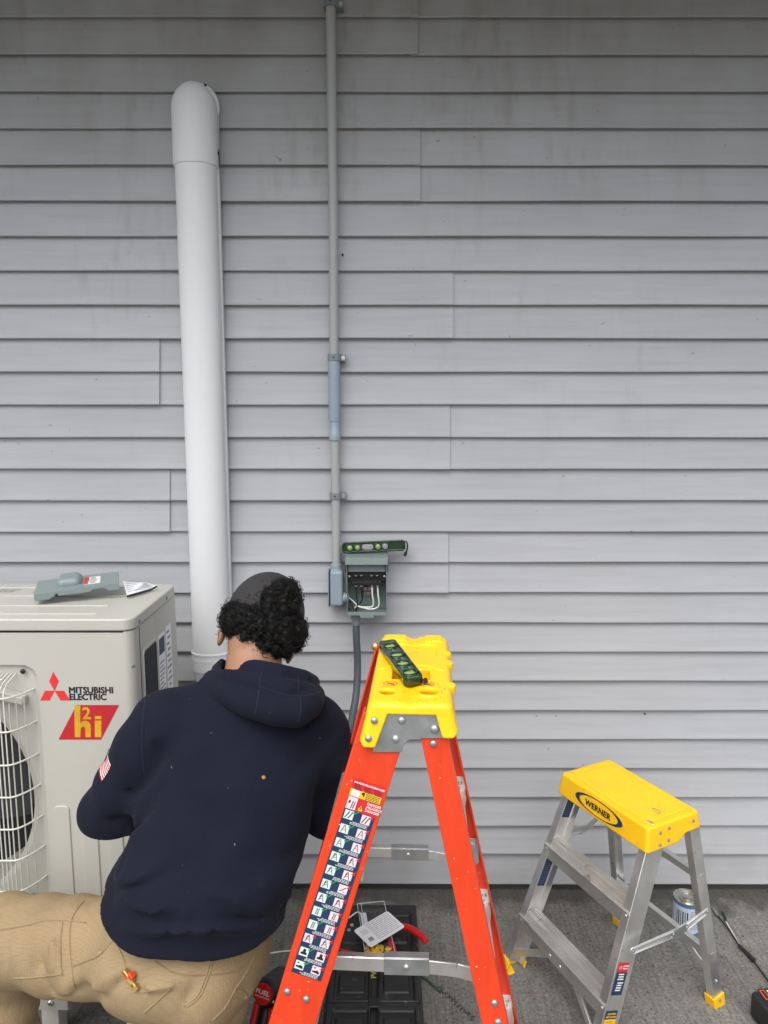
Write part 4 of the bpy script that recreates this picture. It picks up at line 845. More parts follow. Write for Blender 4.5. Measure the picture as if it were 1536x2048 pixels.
# wear: pale chips on the fibreglass
g = G(); rr = random.Random(9)
for _ in range(12):
    nm = rr.choice(('front','rear')); z = rr.uniform(.6, 1.07); c = rc(nm, True, z); wd = RAILS[nm,True][2]; p = c+LW*rr.uniform(-.45,.45)*wd+NN*.0003
    g.prism(ell(0,0,rr.uniform(.0006,.002),rr.uniform(.0005,.0011),7), ax(p, LW, Vector((0,0,1))), -.0004, .0004)
g.build('scuff_mark', mat('pale_scuff', (.9,.45,.3), .6), ld)

# ================================================================ TORPEDO LEVELS
def level_parts(root, mm, length, vials, hgt=.040, thk=.019, slot=None):
    R = np.array(mm.to_3x3()); o = np.array(mm.translation)      # x along, y across the web, z through it
    def f(p):
        q = (p-o)@R; d = rbox(q, (length/2, 0, 0), (length/2, hgt/2, thk/2), .003)
        for s in (-1, 1):
            pocket = rbox(q, (length/2, 0, s*(thk/2)), (length/2-.007, hgt/2-.0035, .0042), .002); d = smax(d, -pocket, .0015)
        for x, r, ins in vials: d = smin(d, np.maximum(np.hypot(q[:,0]-x, q[:,1])-r-.0028, np.abs(q[:,2])-thk/2+.0012), .0015)
        for x, r, ins in vials: d = smax(d, r-np.hypot(q[:,0]-x, q[:,1]), .001)
        if slot: sx, hl, r = slot; d = smax(d, -(np.hypot(np.maximum(np.abs(q[:,0]-sx)-hl, 0), q[:,1])-r), .0015)
        d = smax(d, (np.abs(q[:,0]-length/2)-length/2+.006+np.abs(q[:,1])-hgt/2+.006)*.707-.003, .001)
        return d
    pts = np.array([list(mm@Vector((x, y, z))) for x in (-.004, length+.004) for y in (-hgt/2-.003, hgt/2+.003) for z in (-thk/2-.003, thk/2+.003)])
    body = sdf_obj('level_frame', f, pts.min(0), pts.max(0), .0013, M['level'], root, 1, 50)
    for x, r, ins in vials:
        g = G(); zt_ = thk/2-.0035; g.lathe([(r-.0004,-zt_),(r-.0004,zt_-.002),(r-.0025,zt_),(0,zt_+.0008),(0,-zt_)], mm@Vector((x,0,0)), mm.to_3x3()@Vector((0,0,1)), 20); vl = g.build('vial', M['vial' if ins else 'clear'], root)
        if ins: g = G(); q = {1: 0, 2: 1.57, 3: .785}[ins]; c = mm@Vector((x,0,thk/2-.0062)); dv = mm.to_3x3()@Vector((math.cos(q), math.sin(q), 0)); g.cyl(c-dv*(r-.0025), c+dv*(r-.0025), .0034, n=12); g.build('bubble_tube', M['bubble'], vl)
        g = G(); g.lathe([(r+.0002,zt_-.003),(r+.0024,zt_-.0025),(r+.0024,zt_+.0006),(r+.0002,zt_+.0012)], mm@Vector((x,0,0)), mm.to_3x3()@Vector((0,0,1)), 24, ring=True); g.build('vial_ring', M['level'], vl)
    return body
t1 = thing('torpedo_level', 'green torpedo level with wrist cord, lying on top of the open electrical box', 'spirit level', (-.03, W-.04, 1.2))
a, b_ = Vector((-.1335, W-.045, 1.2155)), Vector((.068, W-.045, 1.2245)); d = (b_-a)
m1 = ax(a, d, Vector((0,.08,1))); 
if (m1.to_3x3()@Vector((0,0,1))).y > 0: m1 = m1@Matrix.Diagonal((1,1,-1,1))
level_parts(t1, m1, d.length, ((.0255,.0088,1),(.050,.0088,2),(.1145,.0088,3),(.137,.0088,0)), .035, .021, (.0815,.0095,.0085))
g = G(); e = m1@Vector((.197,.012,-.003)); cd_ = spline([e, e+Vector((.008,-.002,-.002)), e+Vector((.0115,-.004,-.012)), e+Vector((.010,-.004,-.026)), e+Vector((.006,-.004,-.036))], 8); g.tube(cd_, .0024, 8); g.build('wrist_cord', M['black'], t1)
g = G(); p = cd_[-1]; g.tube([p+Vector((.001,0,.004)), p+Vector((0,0,-.002)), p+Vector((-.004,0,-.010))], [.004,.0055,.005], 10); g.build('cord_toggle', M['black'], t1)
g = G(); g.box((-.0015, 0, 0), (.003, .028, .016), m1); g.build('end_plate', M['steel'], t1, bevel=.001)
t2 = thing('torpedo_level', 'green torpedo level with four round vials, lying across the yellow ladder cap', 'spirit level', (.02, 1.29, 1.16))
a, b_ = Vector((.0535, 1.192, 1.160)), Vector((.0065, 1.394, 1.162)); d = (b_-a).normalized()
side_ = Vector((.95,.24,.07)); m2 = ax(a, d, side_)
if (m2.to_3x3()@Vector((0,0,1))).z < 0: m2 = m2@Matrix.Diagonal((1,1,-1,1))
m2 = m2@Matrix.Translation((0,0,.0085))
level_parts(t2, m2, (b_-a).length, ((.030,.0118,3),(.078,.0118,1),(.125,.0118,2),(.178,.0118,3)), .036, .0165)
g = G()
for x, y, hw, hh in ((.054,.006,.005,.0018),(.054,-.007,.004,.0015),(.102,.005,.006,.002),(.102,-.006,.005,.0016),(.152,0,.007,.0016)): g.rect(x-hw, y-hh, x+hw, y+hh, m2, .0040, .0047)
g.build('cast_lettering_panel', M['zinc'], t2)
g = G(); kb = m2@Vector(((b_-a).length-.004, -.026 if (m2.to_3x3()@Vector((0,1,0))).x > 0 else .026, -.002)); g.lathe([(.003,-.006),(.0068,-.005),(.0076,0),(.0068,.004),(.003,.006),(0,.0064)], kb, (-.3,-.9,.35), 18); g.build('end_knob', M['copper'], t2)
g = G(); kb = m2@Vector((.004, .021, -.004)) if (m2.to_3x3()@Vector((0,1,0))).x > 0 else m2@Vector((.004,-.021,-.004)); g.lathe([(.0,-.004),(.0045,-.003),(.005,.003),(0,.005)], kb, (1,-.2,.5), 12); g.build('cord_stub', M['black'], t2)

# ================================================================ ALUMINIUM STEP STOOL
st = thing('step_stool', 'low aluminium step stool with yellow top, right of the orange ladder', 'step stool', (.6, 1.8, 0))
e1 = Vector((.4556, -.8902, 0)); e2 = Vector((.8902, .4556, 0)); TA = Vector((.517, 1.947, .6)); SLn, SWd = .322, .186
TCn = TA+e1*SLn/2+e2*SWd/2; S3 = np.array([list(e1), list(e2), [0,0,1]]).T; TC_ = np.array(TCn)
def f_top(p):
    q = (p-TC_)@S3; u, v, w_ = q[:,0], q[:,1], q[:,2]; k = np.clip(-w_, 0, .08)
    du = np.abs(u)-(SLn/2+.12*k); dv = np.abs(v)-(SWd/2+.14*k); d = smax(smax(du, dv, .012), w_, .007)
    inn = smax(smax(du+.004, dv+.004, .006), w_+.004, .003); d = np.maximum(d, -inn)
    low = np.where(v > .012, np.interp(v, [.012,.04], [-.062,-.045]), -.062); low = np.where(np.abs(u) < SLn/2-.005, -.062 if False else np.where(v > 0, -.045, -.062), low)
    d = smax(d, low-w_, .003)
    bd = np.abs(np.maximum(np.abs(u)-(SLn/2-.022), np.abs(v)-(SWd/2-.020)))-.0016; d = smax(d, -np.maximum(bd, -.0016-w_), .0015)
    return d
v_, f_ = snet(f_top, TC_-A(.20,.20,.075), TC_+A(.20,.20,.012), .0024, 1)
gg = G(); gg.v = [tuple(p) for p in v_]; gg.f = [tuple(q) for q in f_]; gg.m = [0]*len(gg.f); sp_ = gg.build('top_step', M['yellow2'], st, smooth=60)
tm4 = ax(TCn, e1, e2); g = G()
nr = 27; ns = 46
for i in range(nr):
    y = -(SWd/2-.027)+(SWd-.054)*i/(nr-1)
    for j in range(ns):
        x = -(SLn/2-.029)+(SLn-.058)*(j+.5*(i % 2))/(ns-.5)
        g.add([tm4@Vector((x+a, y+b2, h)) for a, b2, h in ((-.0026,0,-.0002),(0,-.0019,-.0002),(.0026,0,-.0002),(0,.0019,-.0002),(0,0,.0011))], [(0,1,4),(1,2,4),(2,3,4),(3,0,4)])
o = g.build('grip_studs', M['yellow2'], sp_); o['kind'] = 'stuff'
def front_pt(u, w_): k = -w_; return TCn+e1*u-e2*(SWd/2+.14*k+.0006)+Vector((0,0,w_))
bm4 = ax(front_pt(-.006,-.032), e1, front_pt(0,-.02)-front_pt(0,-.05))
if (bm4.to_3x3()@Vector((0,0,1))).dot(-e2) < 0: bm4 = bm4@Matrix.Diagonal((1,1,-1,1))
g = G()
g.prism(ell(0,0,.094,.0262,56), bm4, 0, .0006, 0); g.prism(ell(0,0,.0885,.0228,56), bm4, .0006, .0009, 1); g.prism(ell(0,0,.0715,.0200,56), bm4, .0009, .0012, 0)
bdg = g.build('oval_badge', [M['yellow2'], M['navy_print']], sp_)
text('brand_lettering', 'WERNER', bm4@Matrix.Translation((-.001,-.0088,.0014)), .0225, M['black_print'], bdg, .050, 0, .0001, 1.0, 'CENTER', 1.06)
g = G(); c = TCn+e1*.112-e2*.012+Vector((0,0,.0014)); mm = ax(c, e1, e2)
for k in range(14):
    a0_, a1_ = math.radians(-60+18*k), math.radians(-60+18*(k+1)); g.bar(mm@Vector((.012*math.cos(a0_), .009*math.sin(a0_), 0)), mm@Vector((.012*math.cos(a1_), .009*math.sin(a1_), 0)), .0013, .0006)
g.bar(mm@Vector((-.014,.004,0)), mm@Vector((.004,.009,0)), .0012, .0006); g.bar(mm@Vector((-.004,-.005,0)), mm@Vector((.006,-.002,0)), .001, .0006)
g.build('moulded_arrow', M['grey_print'], sp_)
FA, FD = Vector((.350, 1.912, 0)), Vector((.508, 1.5555, 0)); FD = Vector((.336, 1.886, 0))+e1*(SLn+.051)
RB, RC = Vector((.932,1.776,0))-e1*(SLn+.054), Vector((.932,1.776,0))
TF = {-1: TCn-e1*(SLn/2-.0085)-e2*(SWd/2-.056), 1: TCn+e1*(SLn/2-.0085)-e2*(SWd/2-.056)}
TR = {-1: TCn-e1*(SLn/2-.006)+e2*(SWd/2-.016), 1: TCn+e1*(SLn/2-.006)+e2*(SWd/2-.016)}
FW = .062
fc0 = {-1: FA+e2*(FW/2), 1: FD+e2*(FW/2)}; FR = {}; RR2 = {}
for s in (-1, 1):
    p0, p1 = fc0[s]+Vector((0,0,.012)), TF[s]-Vector((0,0,.008)); FR[s] = (p0, p1)
    g = G(); g.sweep(chan(FW, .024, .0022), p0, p1, -e1*s); fr_o = g.build('front_rail', M['alu'], st, bevel=.0012)
    p0r, p1r = (RB, RC)[s > 0]+Vector((0,0,.012)), TR[s]-Vector((0,0,.01)); RR2[s] = (p0r, p1r)
    g = G(); g.sweep(chan(.034, .024, .0022), p0r, p1r, -e1*s); g.build('rear_leg', M['alu'], st, bevel=.0012)
    for (q0, q1), wd in (((p0, p1), FW), ((p0r, p1r), .034)):
        d, s_, u = frame(q1-q0, -e1*s); mm = ax(q0, s_, u); g = G()
        g.prism([(-wd/2-.004,-.004),(wd/2+.004,-.004),(wd/2+.004,.030),(wd/2,.030),(wd/2,0),(-wd/2,0),(-wd/2,.030),(-wd/2-.004,.030)], ax(q0-d*.012, s_, u), -.0 if (ax(q0,s_,u).to_3x3()@Vector((0,0,1))).dot(d) > 0 else -.034, .034 if (ax(q0,s_,u).to_3x3()@Vector((0,0,1))).dot(d) > 0 else 0)
        g.bar(q0-d*.014-u*.004, q0-d*.014+u*.034, wd+.006, .007, d)
        fo = g.build('foot', M['yellow2'], st, bevel=.002)
        g = G(); g.rivet(q0+d*.010-u*.0045, -u, .0045, .002); g.build('rivet', M['grey_print'], fo)
line = lambda pr, z: pr[0]+(pr[1]-pr[0])*((z-pr[0].z)/(pr[1].z-pr[0].z))
for z in (.388, .172):
    a, b_ = line(FR[-1], z)+e1*.003, line(FR[1], z)-e1*.003; wd = .064; lip = .040
    sec = [(-wd/2,-.018),(-wd/2+.002,-.018),(-wd/2+.002,-.003),(wd/2-.002,-.003),(wd/2-.002,-lip),(wd/2,-lip),(wd/2,-.006),(wd/2+.0025,-.004),(wd/2+.0025,.0005)]+[(wd/2-wd*i/34, (.0030 if i % 4 in (0, 1) and abs(i-17) > 3 else 0)) for i in range(35)]
    aa = frame(b_-a, (0,0,1))[1]
    if aa.dot(-e2) < 0: sec = [(-x, y) for x, y in sec][::-1]
    g = G(); g.sweep(sec, a-e2*.004, b_-e2*.004, (0,0,1)); tr = g.build('tread', M['alu_tread'], st, smooth=25)
    for q in ((.40,.52) if z < .2 else ()):
        g = G(); g.rivet(a+(b_-a)*q-e2*(.004+wd/2+.0004)+Vector((0,0,-.026)), -e2, .0055, .0025); g.build('rivet', M['alu'], tr)
    for s in (-1, 1):
        g = G(); p = line(FR[s], z-.012)-e2*(FW/2+.001)-e1*s*.012; g.rivet(p, -e2, .0055, .0025); g.build('rivet', M['alu'], st)
# knee braces, rear bars and side spreaders
z2 = .172; am, bm_ = line(FR[-1], z2), line(FR[1], z2)
for s, q in ((-1,.42),(1,.50)):
    g = G(); p = am+(bm_-am)*q+Vector((0,0,-.030))-e2*.004; g.bar(p, line(FR[s], .045)-e1*s*.006, .020, .006, e2); g.build('knee_brace', M['alu'], st, bevel=.001)
g = G(); a, b_ = line(RR2[-1], .155), line(RR2[1], .155); g.bar(a, b_, .006, .026, (0,0,1)); g.bar(a+Vector((0,0,.013)), b_+Vector((0,0,.013)), .018, .003, (0,0,1)); g.build('rear_bar', M['alu'], st, bevel=.001)
g = G(); a, b_ = line(RR2[-1], .40), line(RR2[1], .40); g.bar(a, b_, .006, .022, (0,0,1)); g.bar(a+Vector((0,0,.011)), b_+Vector((0,0,.011)), .018, .003, (0,0,1)); g.build('rear_bar', M['alu'], st, bevel=.001)
for s in (-1, 1):
    g = G(); a, b_ = line(RR2[-1], .155), line(RR2[1], .155); p = a+(b_-a)*(.5+.2*s); g.bar(p, line(RR2[s], .075), .016, .004, e2); g.build('rear_knee_brace', M['alu'], st, bevel=.001)
for s in (-1, 1):
    def sp(px, py):
        o = TCn+e1*s*(SLn/2+.022); r = ray(px, py); return CAM+r*((o-CAM).dot(e1)/r.dot(e1))
    if s > 0: A_, J0, J1, B_ = sp(1265,1901), sp(1345,1868), sp(1372,1853), sp(1413,1822)
    else: A_ = line(FR[-1], .40)+e1*-.004; B_ = line(RR2[-1], .43)+e1*-.006; J0 = A_+(B_-A_)*.5+Vector((0,0,-.035)); J1 = A_+(B_-A_)*.66+Vector((0,0,-.03))
    g = G()
    for p, q in ((A_, J1), (J0, B_)): g.bar(p, q, .0028, .016, (0,0,1)); g.cyl(p-e1*.0014, p+e1*.0014, .008, n=14); g.cyl(q-e1*.0014, q+e1*.0014, .008, n=14)
    for p, q in ((A_, J0), (J1, B_)): g.bar(p+e1*s*.002+Vector((0,0,.0075)), q+e1*s*.002+Vector((0,0,.0075)), .005, .002, (0,0,1)); g.bar(p+e1*s*.002-Vector((0,0,.0075)), q+e1*s*.002-Vector((0,0,.0075)), .005, .002, (0,0,1))
    so = g.build('side_spreader', M['alu'], st, bevel=.0008)
    g = G(); g.bar(J0+e1*s*.003, J1+e1*s*.003, .0026, .020, (0,0,1))
    for p in (A_, J0, J1, B_): g.rivet(p+e1*s*.004, e1*s, .0048, .0022)
    g.build('spreader_hinge', M['zinc'], so, bevel=.0006)
for u, w_ in ((0,0),):
    for du, dw in ((-.052,-.020),(-.020,-.016),(-.055,-.050),(-.024,-.046),(.068,-.020)):
        k = -dw; p = TCn+e1*(SLn/2+.12*k+.0004)+e2*du+Vector((0,0,dw)); g = G(); g.rivet(p, e1+Vector((0,0,.1)), .0046, .0022); g.build('rivet', M['grey_print'], sp_)
# rail labels
d, s_, u = frame(FR[1][1]-FR[1][0], -e1); mm = ax(line(FR[1], .222)+e1*.0012, s_ if s_.dot(e2) > 0 else -s_, d)
if (mm.to_3x3()@Vector((0,0,1))).dot(e1) < 0: mm = mm@Matrix.Diagonal((1,1,-1,1))
mm = mm@Matrix.Diagonal((.92,.72,1,1))
MS = [M['navy_print'], M['red_print'], M['white_print'], M['yellow_print'], M['black_print']]
g = G(); g.rect(-.026,-.052,.014,.028,mm,0,.0002,0); g.rect(-.026,.028,.014,.060,mm,0,.0002,1); rr = random.Random(4)
for j in range(7):
    y = .018-.0085*j-(.004 if j > 2 else 0); g.rect(-.018+rr.uniform(0,.004), y, .006+rr.uniform(-.003,.003), y+.0045, mm, .0002, .0004, 2)
for a_ in range(6): q = math.radians(60*a_+10); g.prism([(-.017+.002*math.cos(q),.044+.002*math.sin(q)),(-.017+.006*math.cos(q-.2),.044+.006*math.sin(q-.2)),(-.017+.006*math.cos(q+.2),.044+.006*math.sin(q+.2))], mm, .0002, .0004, 2)
l1 = g.build('warning_label', MS, st)
for i, s in enumerate(('DANGER', 'PELIGRO')): text('label_lettering', s, mm@Matrix.Translation((-.008,.047-.009*i,.0004)), .0068, M['white_print'], l1, .02, .1, .0001, .85)
mm2 = mm@Matrix.Translation((0,-.163,0)); g = G(); g.rect(-.027,.028,.017,.056,mm2,0,.0002,0); g.rect(-.027,-.05,.017,.028,mm2,0,.0002,3)
for j in range(7): y = .018-.0075*j; g.rect(-.022, y, .009+rr.uniform(-.006,.003), y+.0016, mm2, .0002, .0004, 4)
l2 = g.build('caution_label', MS, st)
for i, s in enumerate(('CAUTION', 'PRECAUCI\u00d3N')): text('label_lettering', s, mm2@Matrix.Translation((-.005,.0435-.010*i,.0004)), .0082 if i == 0 else .0074, M['yellow_print'], l2, .02, .1, .0001, .9, 'CENTER')
d, s_, u = frame(FR[-1][1]-FR[-1][0], e1); mmi = ax(line(FR[-1], .0)+e1*.0030, e2, d)
for lo, hi in ((.245, .345), (.455, .545)):
    g = G(); c = line(FR[-1], (lo+hi)/2)+u*.0026; mi_ = ax(c, s_ if s_.dot(e2) > 0 else -s_, d)
    if (mi_.to_3x3()@Vector((0,0,1))).dot(e1) < 0: mi_ = mi_@Matrix.Diagonal((1,1,-1,1))
    h = (hi-lo)/2; g.rect(-.010,-h,.024,h,mi_,0,.0002,0)
    for j in range(13): y = h-.005-(2*h-.008)*j/13; g.rect(-.008, y-.0012, .022-rr.uniform(0,.008), y, mi_, .0002, .0004, 1)
    g.build('inner_label', [M['navy_print'], mat('faded_print', (.12,.2,.3), .5)], st)

# ================================================================ THINGS ON THE SLAB
tb = thing('tool_case', 'scuffed black plastic tool case on the slab between the ladder legs', 'tool case', (-.02, 1.8, 0))
BX0, BX1, BY0, BY1, BZ = -.150, .097, 1.46, 2.03, .118
g = G(); g.prism(rrect(BX0, BY0, BX1, BY1, .03), Matrix.Identity(4), .004, BZ-.03); g.build('case_body', M['toolbox'], tb, bevel=.006, seg=3)
def f_lid(p):
    d = rbox(p, ((BX0+BX1)/2, (BY0+BY1)/2, BZ-.014), ((BX1-BX0)/2+.004, (BY1-BY0)/2+.004, .016), .010)
    mx_ = (BX0+BX1)/2
    for cx_, hx in ((mx_-.060,.047),(mx_+.060,.047)):
        for cy_, hy in ((1.905,.085),(1.725,.060),(1.585,.052)): d = smax(d, -rbox(p, (cx_, cy_, BZ+.006), (hx, hy, .013), .006), .004)
    for cx_ in (mx_-.060, mx_+.060):
        for cy_ in (1.905,1.725,1.585): d = smin(d, rbox(p, (cx_, cy_, BZ-.006), (.034, .03, .004), .003), .004)
    d = smax(d, -rbox(p, (mx_, 1.72, BZ+.004), (.009, .20, .010), .004), .003)
    d = smax(d, -rbox(p, (mx_, 1.655, BZ+.004), (.12, .004, .009), .002), .003)
    return d
sdf_obj('case_lid', f_lid, (BX0-.01, BY0-.01, BZ-.036), (BX1+.01, BY1+.01, BZ+.012), .0035, M['toolbox'], tb, 1, 45)
g = G()
for x in (-.09, .04): g.prism(rrect(x-.028, BY0-.012, x+.028, BY0+.03, .005), Matrix.Identity(4), BZ-.05, BZ+.008)
g.box((-.0265, 1.655, BZ+.001), (.03, .03, .008)); g.build('latch', M['black'], tb, bevel=.003)
text('painted_letters', 'PVC', ax((-.021, 1.742, BZ-.0036), (0,1,0), (-1,0,0)), .022, mat('pale_yellow_paint', (.5,.46,.14), .7), tb, .02, 0, .0004, 1.0, 'LEFT')
pk = thing('parts_package', 'clear plastic blister pack with yellow connectors, under a white card on the tool case', 'package', (-.02, 1.9, BZ))
P0 = Vector((-.083, 2.0, BZ+.026)); kx = Vector((.083,.012,0)).normalized(); ky = Vector((.055,-.21,0)).normalized(); km = ax(P0, kx, ky)
kz = 1 if (km.to_3x3()@Vector((0,0,1))).z > 0 else -1
if kz < 0: km = km@Matrix.Diagonal((1,1,-1,1))
g = G(); KW, KH, KD = .085, .215, .028

for a, b_ in (((0,0),(KW,0)),((KW,0),(KW,KH)),((KW,KH),(0,KH)),((0,KH),(0,0))): g.add([km@Vector((*a,-KD)), km@Vector((*b_,-KD)), km@Vector((*b_,0)), km@Vector((*a,0))], [(0,1,2,3)])
g.add([km@Vector((x, y, 0)) for x, y in rrect(0, 0, KW, KH, .005)], [tuple(range(24))]); g.build('blister', M['clear'], pk)
g = G()
for a, b_ in (((.001,.001),(KW-.001,.001)),((KW-.001,.001),(KW-.001,KH-.001)),((KW-.001,KH-.001),(.001,KH-.001)),((.001,KH-.001),(.001,.001))): g.tube([km@Vector((*a,.0005)), km@Vector((*b_,.0005))], .0012, 6)
g.tube([km@Vector((.012,.004,.0005)), km@Vector((.012,KH-.02,.0005))], .001, 6); g.build('blister_edge', mat('frosted_edge', (.55,.57,.58), .2), pk)
g = G(); g.rect(.008, .015, .026, .10, km, -.022, -.021); g.build('paper_insert', M['card'], pk)
g = G(); rr = random.Random(12)
for i in range(24):
    x, y = rr.uniform(.008,.078), rr.uniform(.172,.208); q = rr.uniform(0,3.14); c = km@Vector((x, y, rr.uniform(-.020,-.008))); dv = km.to_3x3()@Vector((math.cos(q), math.sin(q), rr.uniform(-.3,.3)))
    g = G(); g.tube([c-dv*.009, c, c+dv*.009], [.0058,.0045,.0028], 8); g.build('wire_connector', M['yellow'], pk)
cdn = thing('instruction_card', 'white printed card lying askew on the clear package', 'card', (-.02, 1.88, BZ+.03))
c0, c1, c3 = atz(707,1863,BZ+.032), atz(742,1898,BZ+.030), atz(760,1813,BZ+.036)
dm = ax(c0, c1-c0, c3-c0); 
if (dm.to_3x3()@Vector((0,0,1))).z < 0: dm = dm@Matrix.Diagonal((1,1,-1,1))
dm = Matrix.Translation((0,0,.003))@dm; CW, CH = (c1-c0).length*.98, (c3-c0).length
g = G(); g.prism(rrect(0,0,CW,CH,.008), dm, -.0005, .0003); cdp = g.build('card_sheet', M['card'], cdn)
g = G()
for j in range(11):
    x = .005+(CW-.010)*j/11; y = CH*.30
    while y < CH-.008: l = rr.uniform(.006,.022); g.rect(x, y, x+.0021, min(y+l, CH-.006), dm, .0004, .0006, 0); y += l+.0022
for j in range(9): g.rect(CW*.62+.0017*j, CH*.10, CW*.62+.0017*j+(.0006 if j % 3 else .0011), CH*.22, dm, .0004, .0006, 1)
for j in range(5): g.rect(CW*.2+.004*j, CH*.08, CW*.2+.004*j+.0012, CH*.25, dm, .0004, .0006, 0)
g.build('fine_print', [mat('pale_grey_print', (.42,.42,.44), .5), M['black_print']], cdp)
pl = thing('pliers', 'red-handled pliers on the tool case, half under the white card', 'pliers', (.06, 1.88, BZ))
g = G(); g.tube(spline([(.012,1.90,BZ+.014),(.04,1.915,BZ+.016),(.075,1.905,BZ+.018),(.108,1.872,BZ+.019),(.120,1.850,BZ+.018)], 8), [.005]+[.005+.0055*math.sin(min(1, i/24)*2.0) for i in range(31)]+[.004], 12); g.build('handle', M['red_plastic'], pl)
g = G(); g.tube(spline([(.008,1.885,BZ+.014),(.018,1.855,BZ+.015),(.026,1.825,BZ+.015),(.027,1.800,BZ+.014)], 8), [.006+.0035*math.sin(min(1, i/20)*2.4) for i in range(25)], 12); g.build('handle', M['red_plastic'], pl)
g = G(); g.tube([(.027,1.802,BZ+.014),(.0255,1.785,BZ+.013)], [.0085,.007], 12); g.build('grip_tip', M['navy_print'], pl)
g = G(); g.prism([(.0,0),(.02,-.012),(.02,.012),(-.06,.010),(-.06,-.006)], ax((.005,1.897,BZ+.010), (.95,.3,0), (-.3,.95,0)), 0, .009); g.build('jaw', M['steel'], pl, bevel=.001)
g = G()
for i in range(6): g.tube(spline([(-.125-.004*i,1.84+.003*i,BZ+.004),(-.09,1.822-.004*i,BZ+.010),(-.055,1.815-.004*i,BZ+.006),(-.03,1.812-.004*i,BZ+.006)], 6), .0017, 6)
tag(g.build('cable_ties', M['red_plastic']), 'bundle of thin red cable strips on the tool case beside the package', 'cable ties')
for px, py, q in ((704,1851,0),(698,1861,1)):
    p = atz(px, py, BZ-.004); g = G(); g.tube([p+Vector((.0042*math.cos(t_), .0042*math.sin(t_), .0015)) for t_ in np.linspace(.3,5.9,16)], .0011, 6); tag(g.build('split_ring', M['wire_white']), ['larger','smaller'][q]+' pale plastic ring lying on the black tool case by the ladder rail', 'ring')
# cordless tool standing beside the ladder foot
dr = thing('cordless_drill', 'black and red cordless drill with round red end cap, beside the ladder rail', 'drill', (-.29, 1.53, 0))
rc0 = at(527, 1987, 1.565); axd = Vector((.26,.82,-.36)).normalized(); back = -axd
def f_drill(p):
    q = np.array(rc0); a_ = np.array(axd)
    d = cap(p, q+a_*.012, q+a_*.10, .031, .029); d = smax(d, -((p-q)@a_)+.001, .006)
    d = smin(d, cap(p, q+a_*.10, q+a_*.14, .024, .018), .008)
    h0 = q+a_*.045; h1 = q+np.array([-.012,-.035,-.135]); d = smin(d, cap(p, h0, h1, .021, .018), .012)
    d = smin(d, rbox(p, h1+A(0,.0,-.03), (.042,.055,.032), .012), .012); return d
rcn = np.array(rc0); sdf_obj('drill_body', f_drill, rcn+A(-.09,-.11,-.215), rcn+A(.12,.19,.10), .003, M['black'], dr, 1, 60)
g = G(); g.lathe([(.0,0),(.024,0),(.0245,.003),(.022,.006),(.0,.0068)], rc0-axd*.001, back, 32); capo = g.build('end_cap', M['red_plastic'], dr)
cm2 = ax(rc0+back*.0062, Vector((.90,-.28,-.2)), Vector((0,0,1))); 
zz = back; xx = Vector((.95,.10,-.22)); xx = (xx-zz*xx.dot(zz)).normalized(); yy = zz.cross(xx); cm2 = Matrix((xx, yy, zz)).transposed().to_4x4(); cm2.translation = rc0+back*.0080
text('cap_lettering', 'FUEL', cm2@Matrix.Translation((0,.0005,.0002)), .0140, M['white_print'], capo, .02, .1, .0001, 1.25, 'CENTER')
text('cap_lettering', 'BRUSHLESS', cm2@Matrix.Translation((.001,-.0068,.0002)), .0056, M['white_print'], capo, .01, .1, .0001, 1.2, 'CENTER', 1.2)
for s in (-1, 1):
    g = G(); h0, h1 = rc0+axd*.012+xx*.021*s+Vector((0,-.012,-.026)), rc0+Vector((-.014,-.045,-.115))+xx*.018*s; g.tube([h0, (h0+h1)/2+xx*.003*s, h1], [.009,.0075,.006], 10); g.build('grip_accent', M['red_plastic'], dr)
g = G(); p = rc0+axd*.14; g.tube([p, p+axd*.02, p+axd*.045], [.019,.017,.011], 16); g.tube([p+axd*.045, p+axd*.13], .0032, 8); g.build('chuck', M['rubber'], dr)
for s in (-1, 1):
    g = G(); g.rivet(rc0+xx*.027*s+axd*.004+yy*-.012, back, .0035, .002); g.build('screw', M['steel'], dr)
# can of solvent
cn = thing('solvent_can', 'small round can with silver lid and pale blue label, behind the step stool', 'can', (.977, 2.06, 0))
cc = Vector((.965, 2.075, 0)); CR, CHh = .041, .112
g = G(); g.lathe([(0,.001),(CR-.002,.001),(CR,.003),(CR,.006)], cc, n=36); g.build('can_base', M['tin'], cn, smooth=35); g = G(); g.lathe([(CR,CHh-.006),(CR+.0012,CHh-.003),(CR+.001,CHh),(CR-.002,CHh),(CR-.003,CHh-.004),(CR-.006,CHh-.005),(.026,CHh-.004),(.0255,CHh+.0015),(.0225,CHh+.002),(.021,CHh-.001),(.017,CHh-.001),(.016,CHh+.004),(.012,CHh+.005),(.011,CHh+.003),(0,CHh+.003)], cc, n=36); cno = g.build('can_lid', M['tin'], cn, smooth=35)
g = G(); g.lathe([(CR-.0004,.006),(CR+.0002,.006),(CR+.0002,.014),(CR-.0004,.014)], cc, n=36, mi=1); g.lathe([(CR-.0004,.014),(CR+.0002,.014),(CR+.0002,CHh-.013),(CR-.0004,CHh-.013)], cc, n=36, mi=0); g.lathe([(CR-.0004,CHh-.013),(CR+.0002,CHh-.013),(CR+.0002,CHh-.006),(CR-.0004,CHh-.006)], cc, n=36, mi=1); lbo = g.build('can_label', [M['can_label'], M['can_blue']], cn, smooth=30)
g = G(); rr = random.Random(2)
def cyq(q0, q1, z0, z1, mi):
    n = 4; r = CR+.0005; g.add([cc+Vector((r*math.cos(q0+(q1-q0)*i/n), r*math.sin(q0+(q1-q0)*i/n), z)) for z in (z0, z1) for i in range(n+1)], [(i, i+1, n+2+i, n+1+i) for i in range(n)], mi)
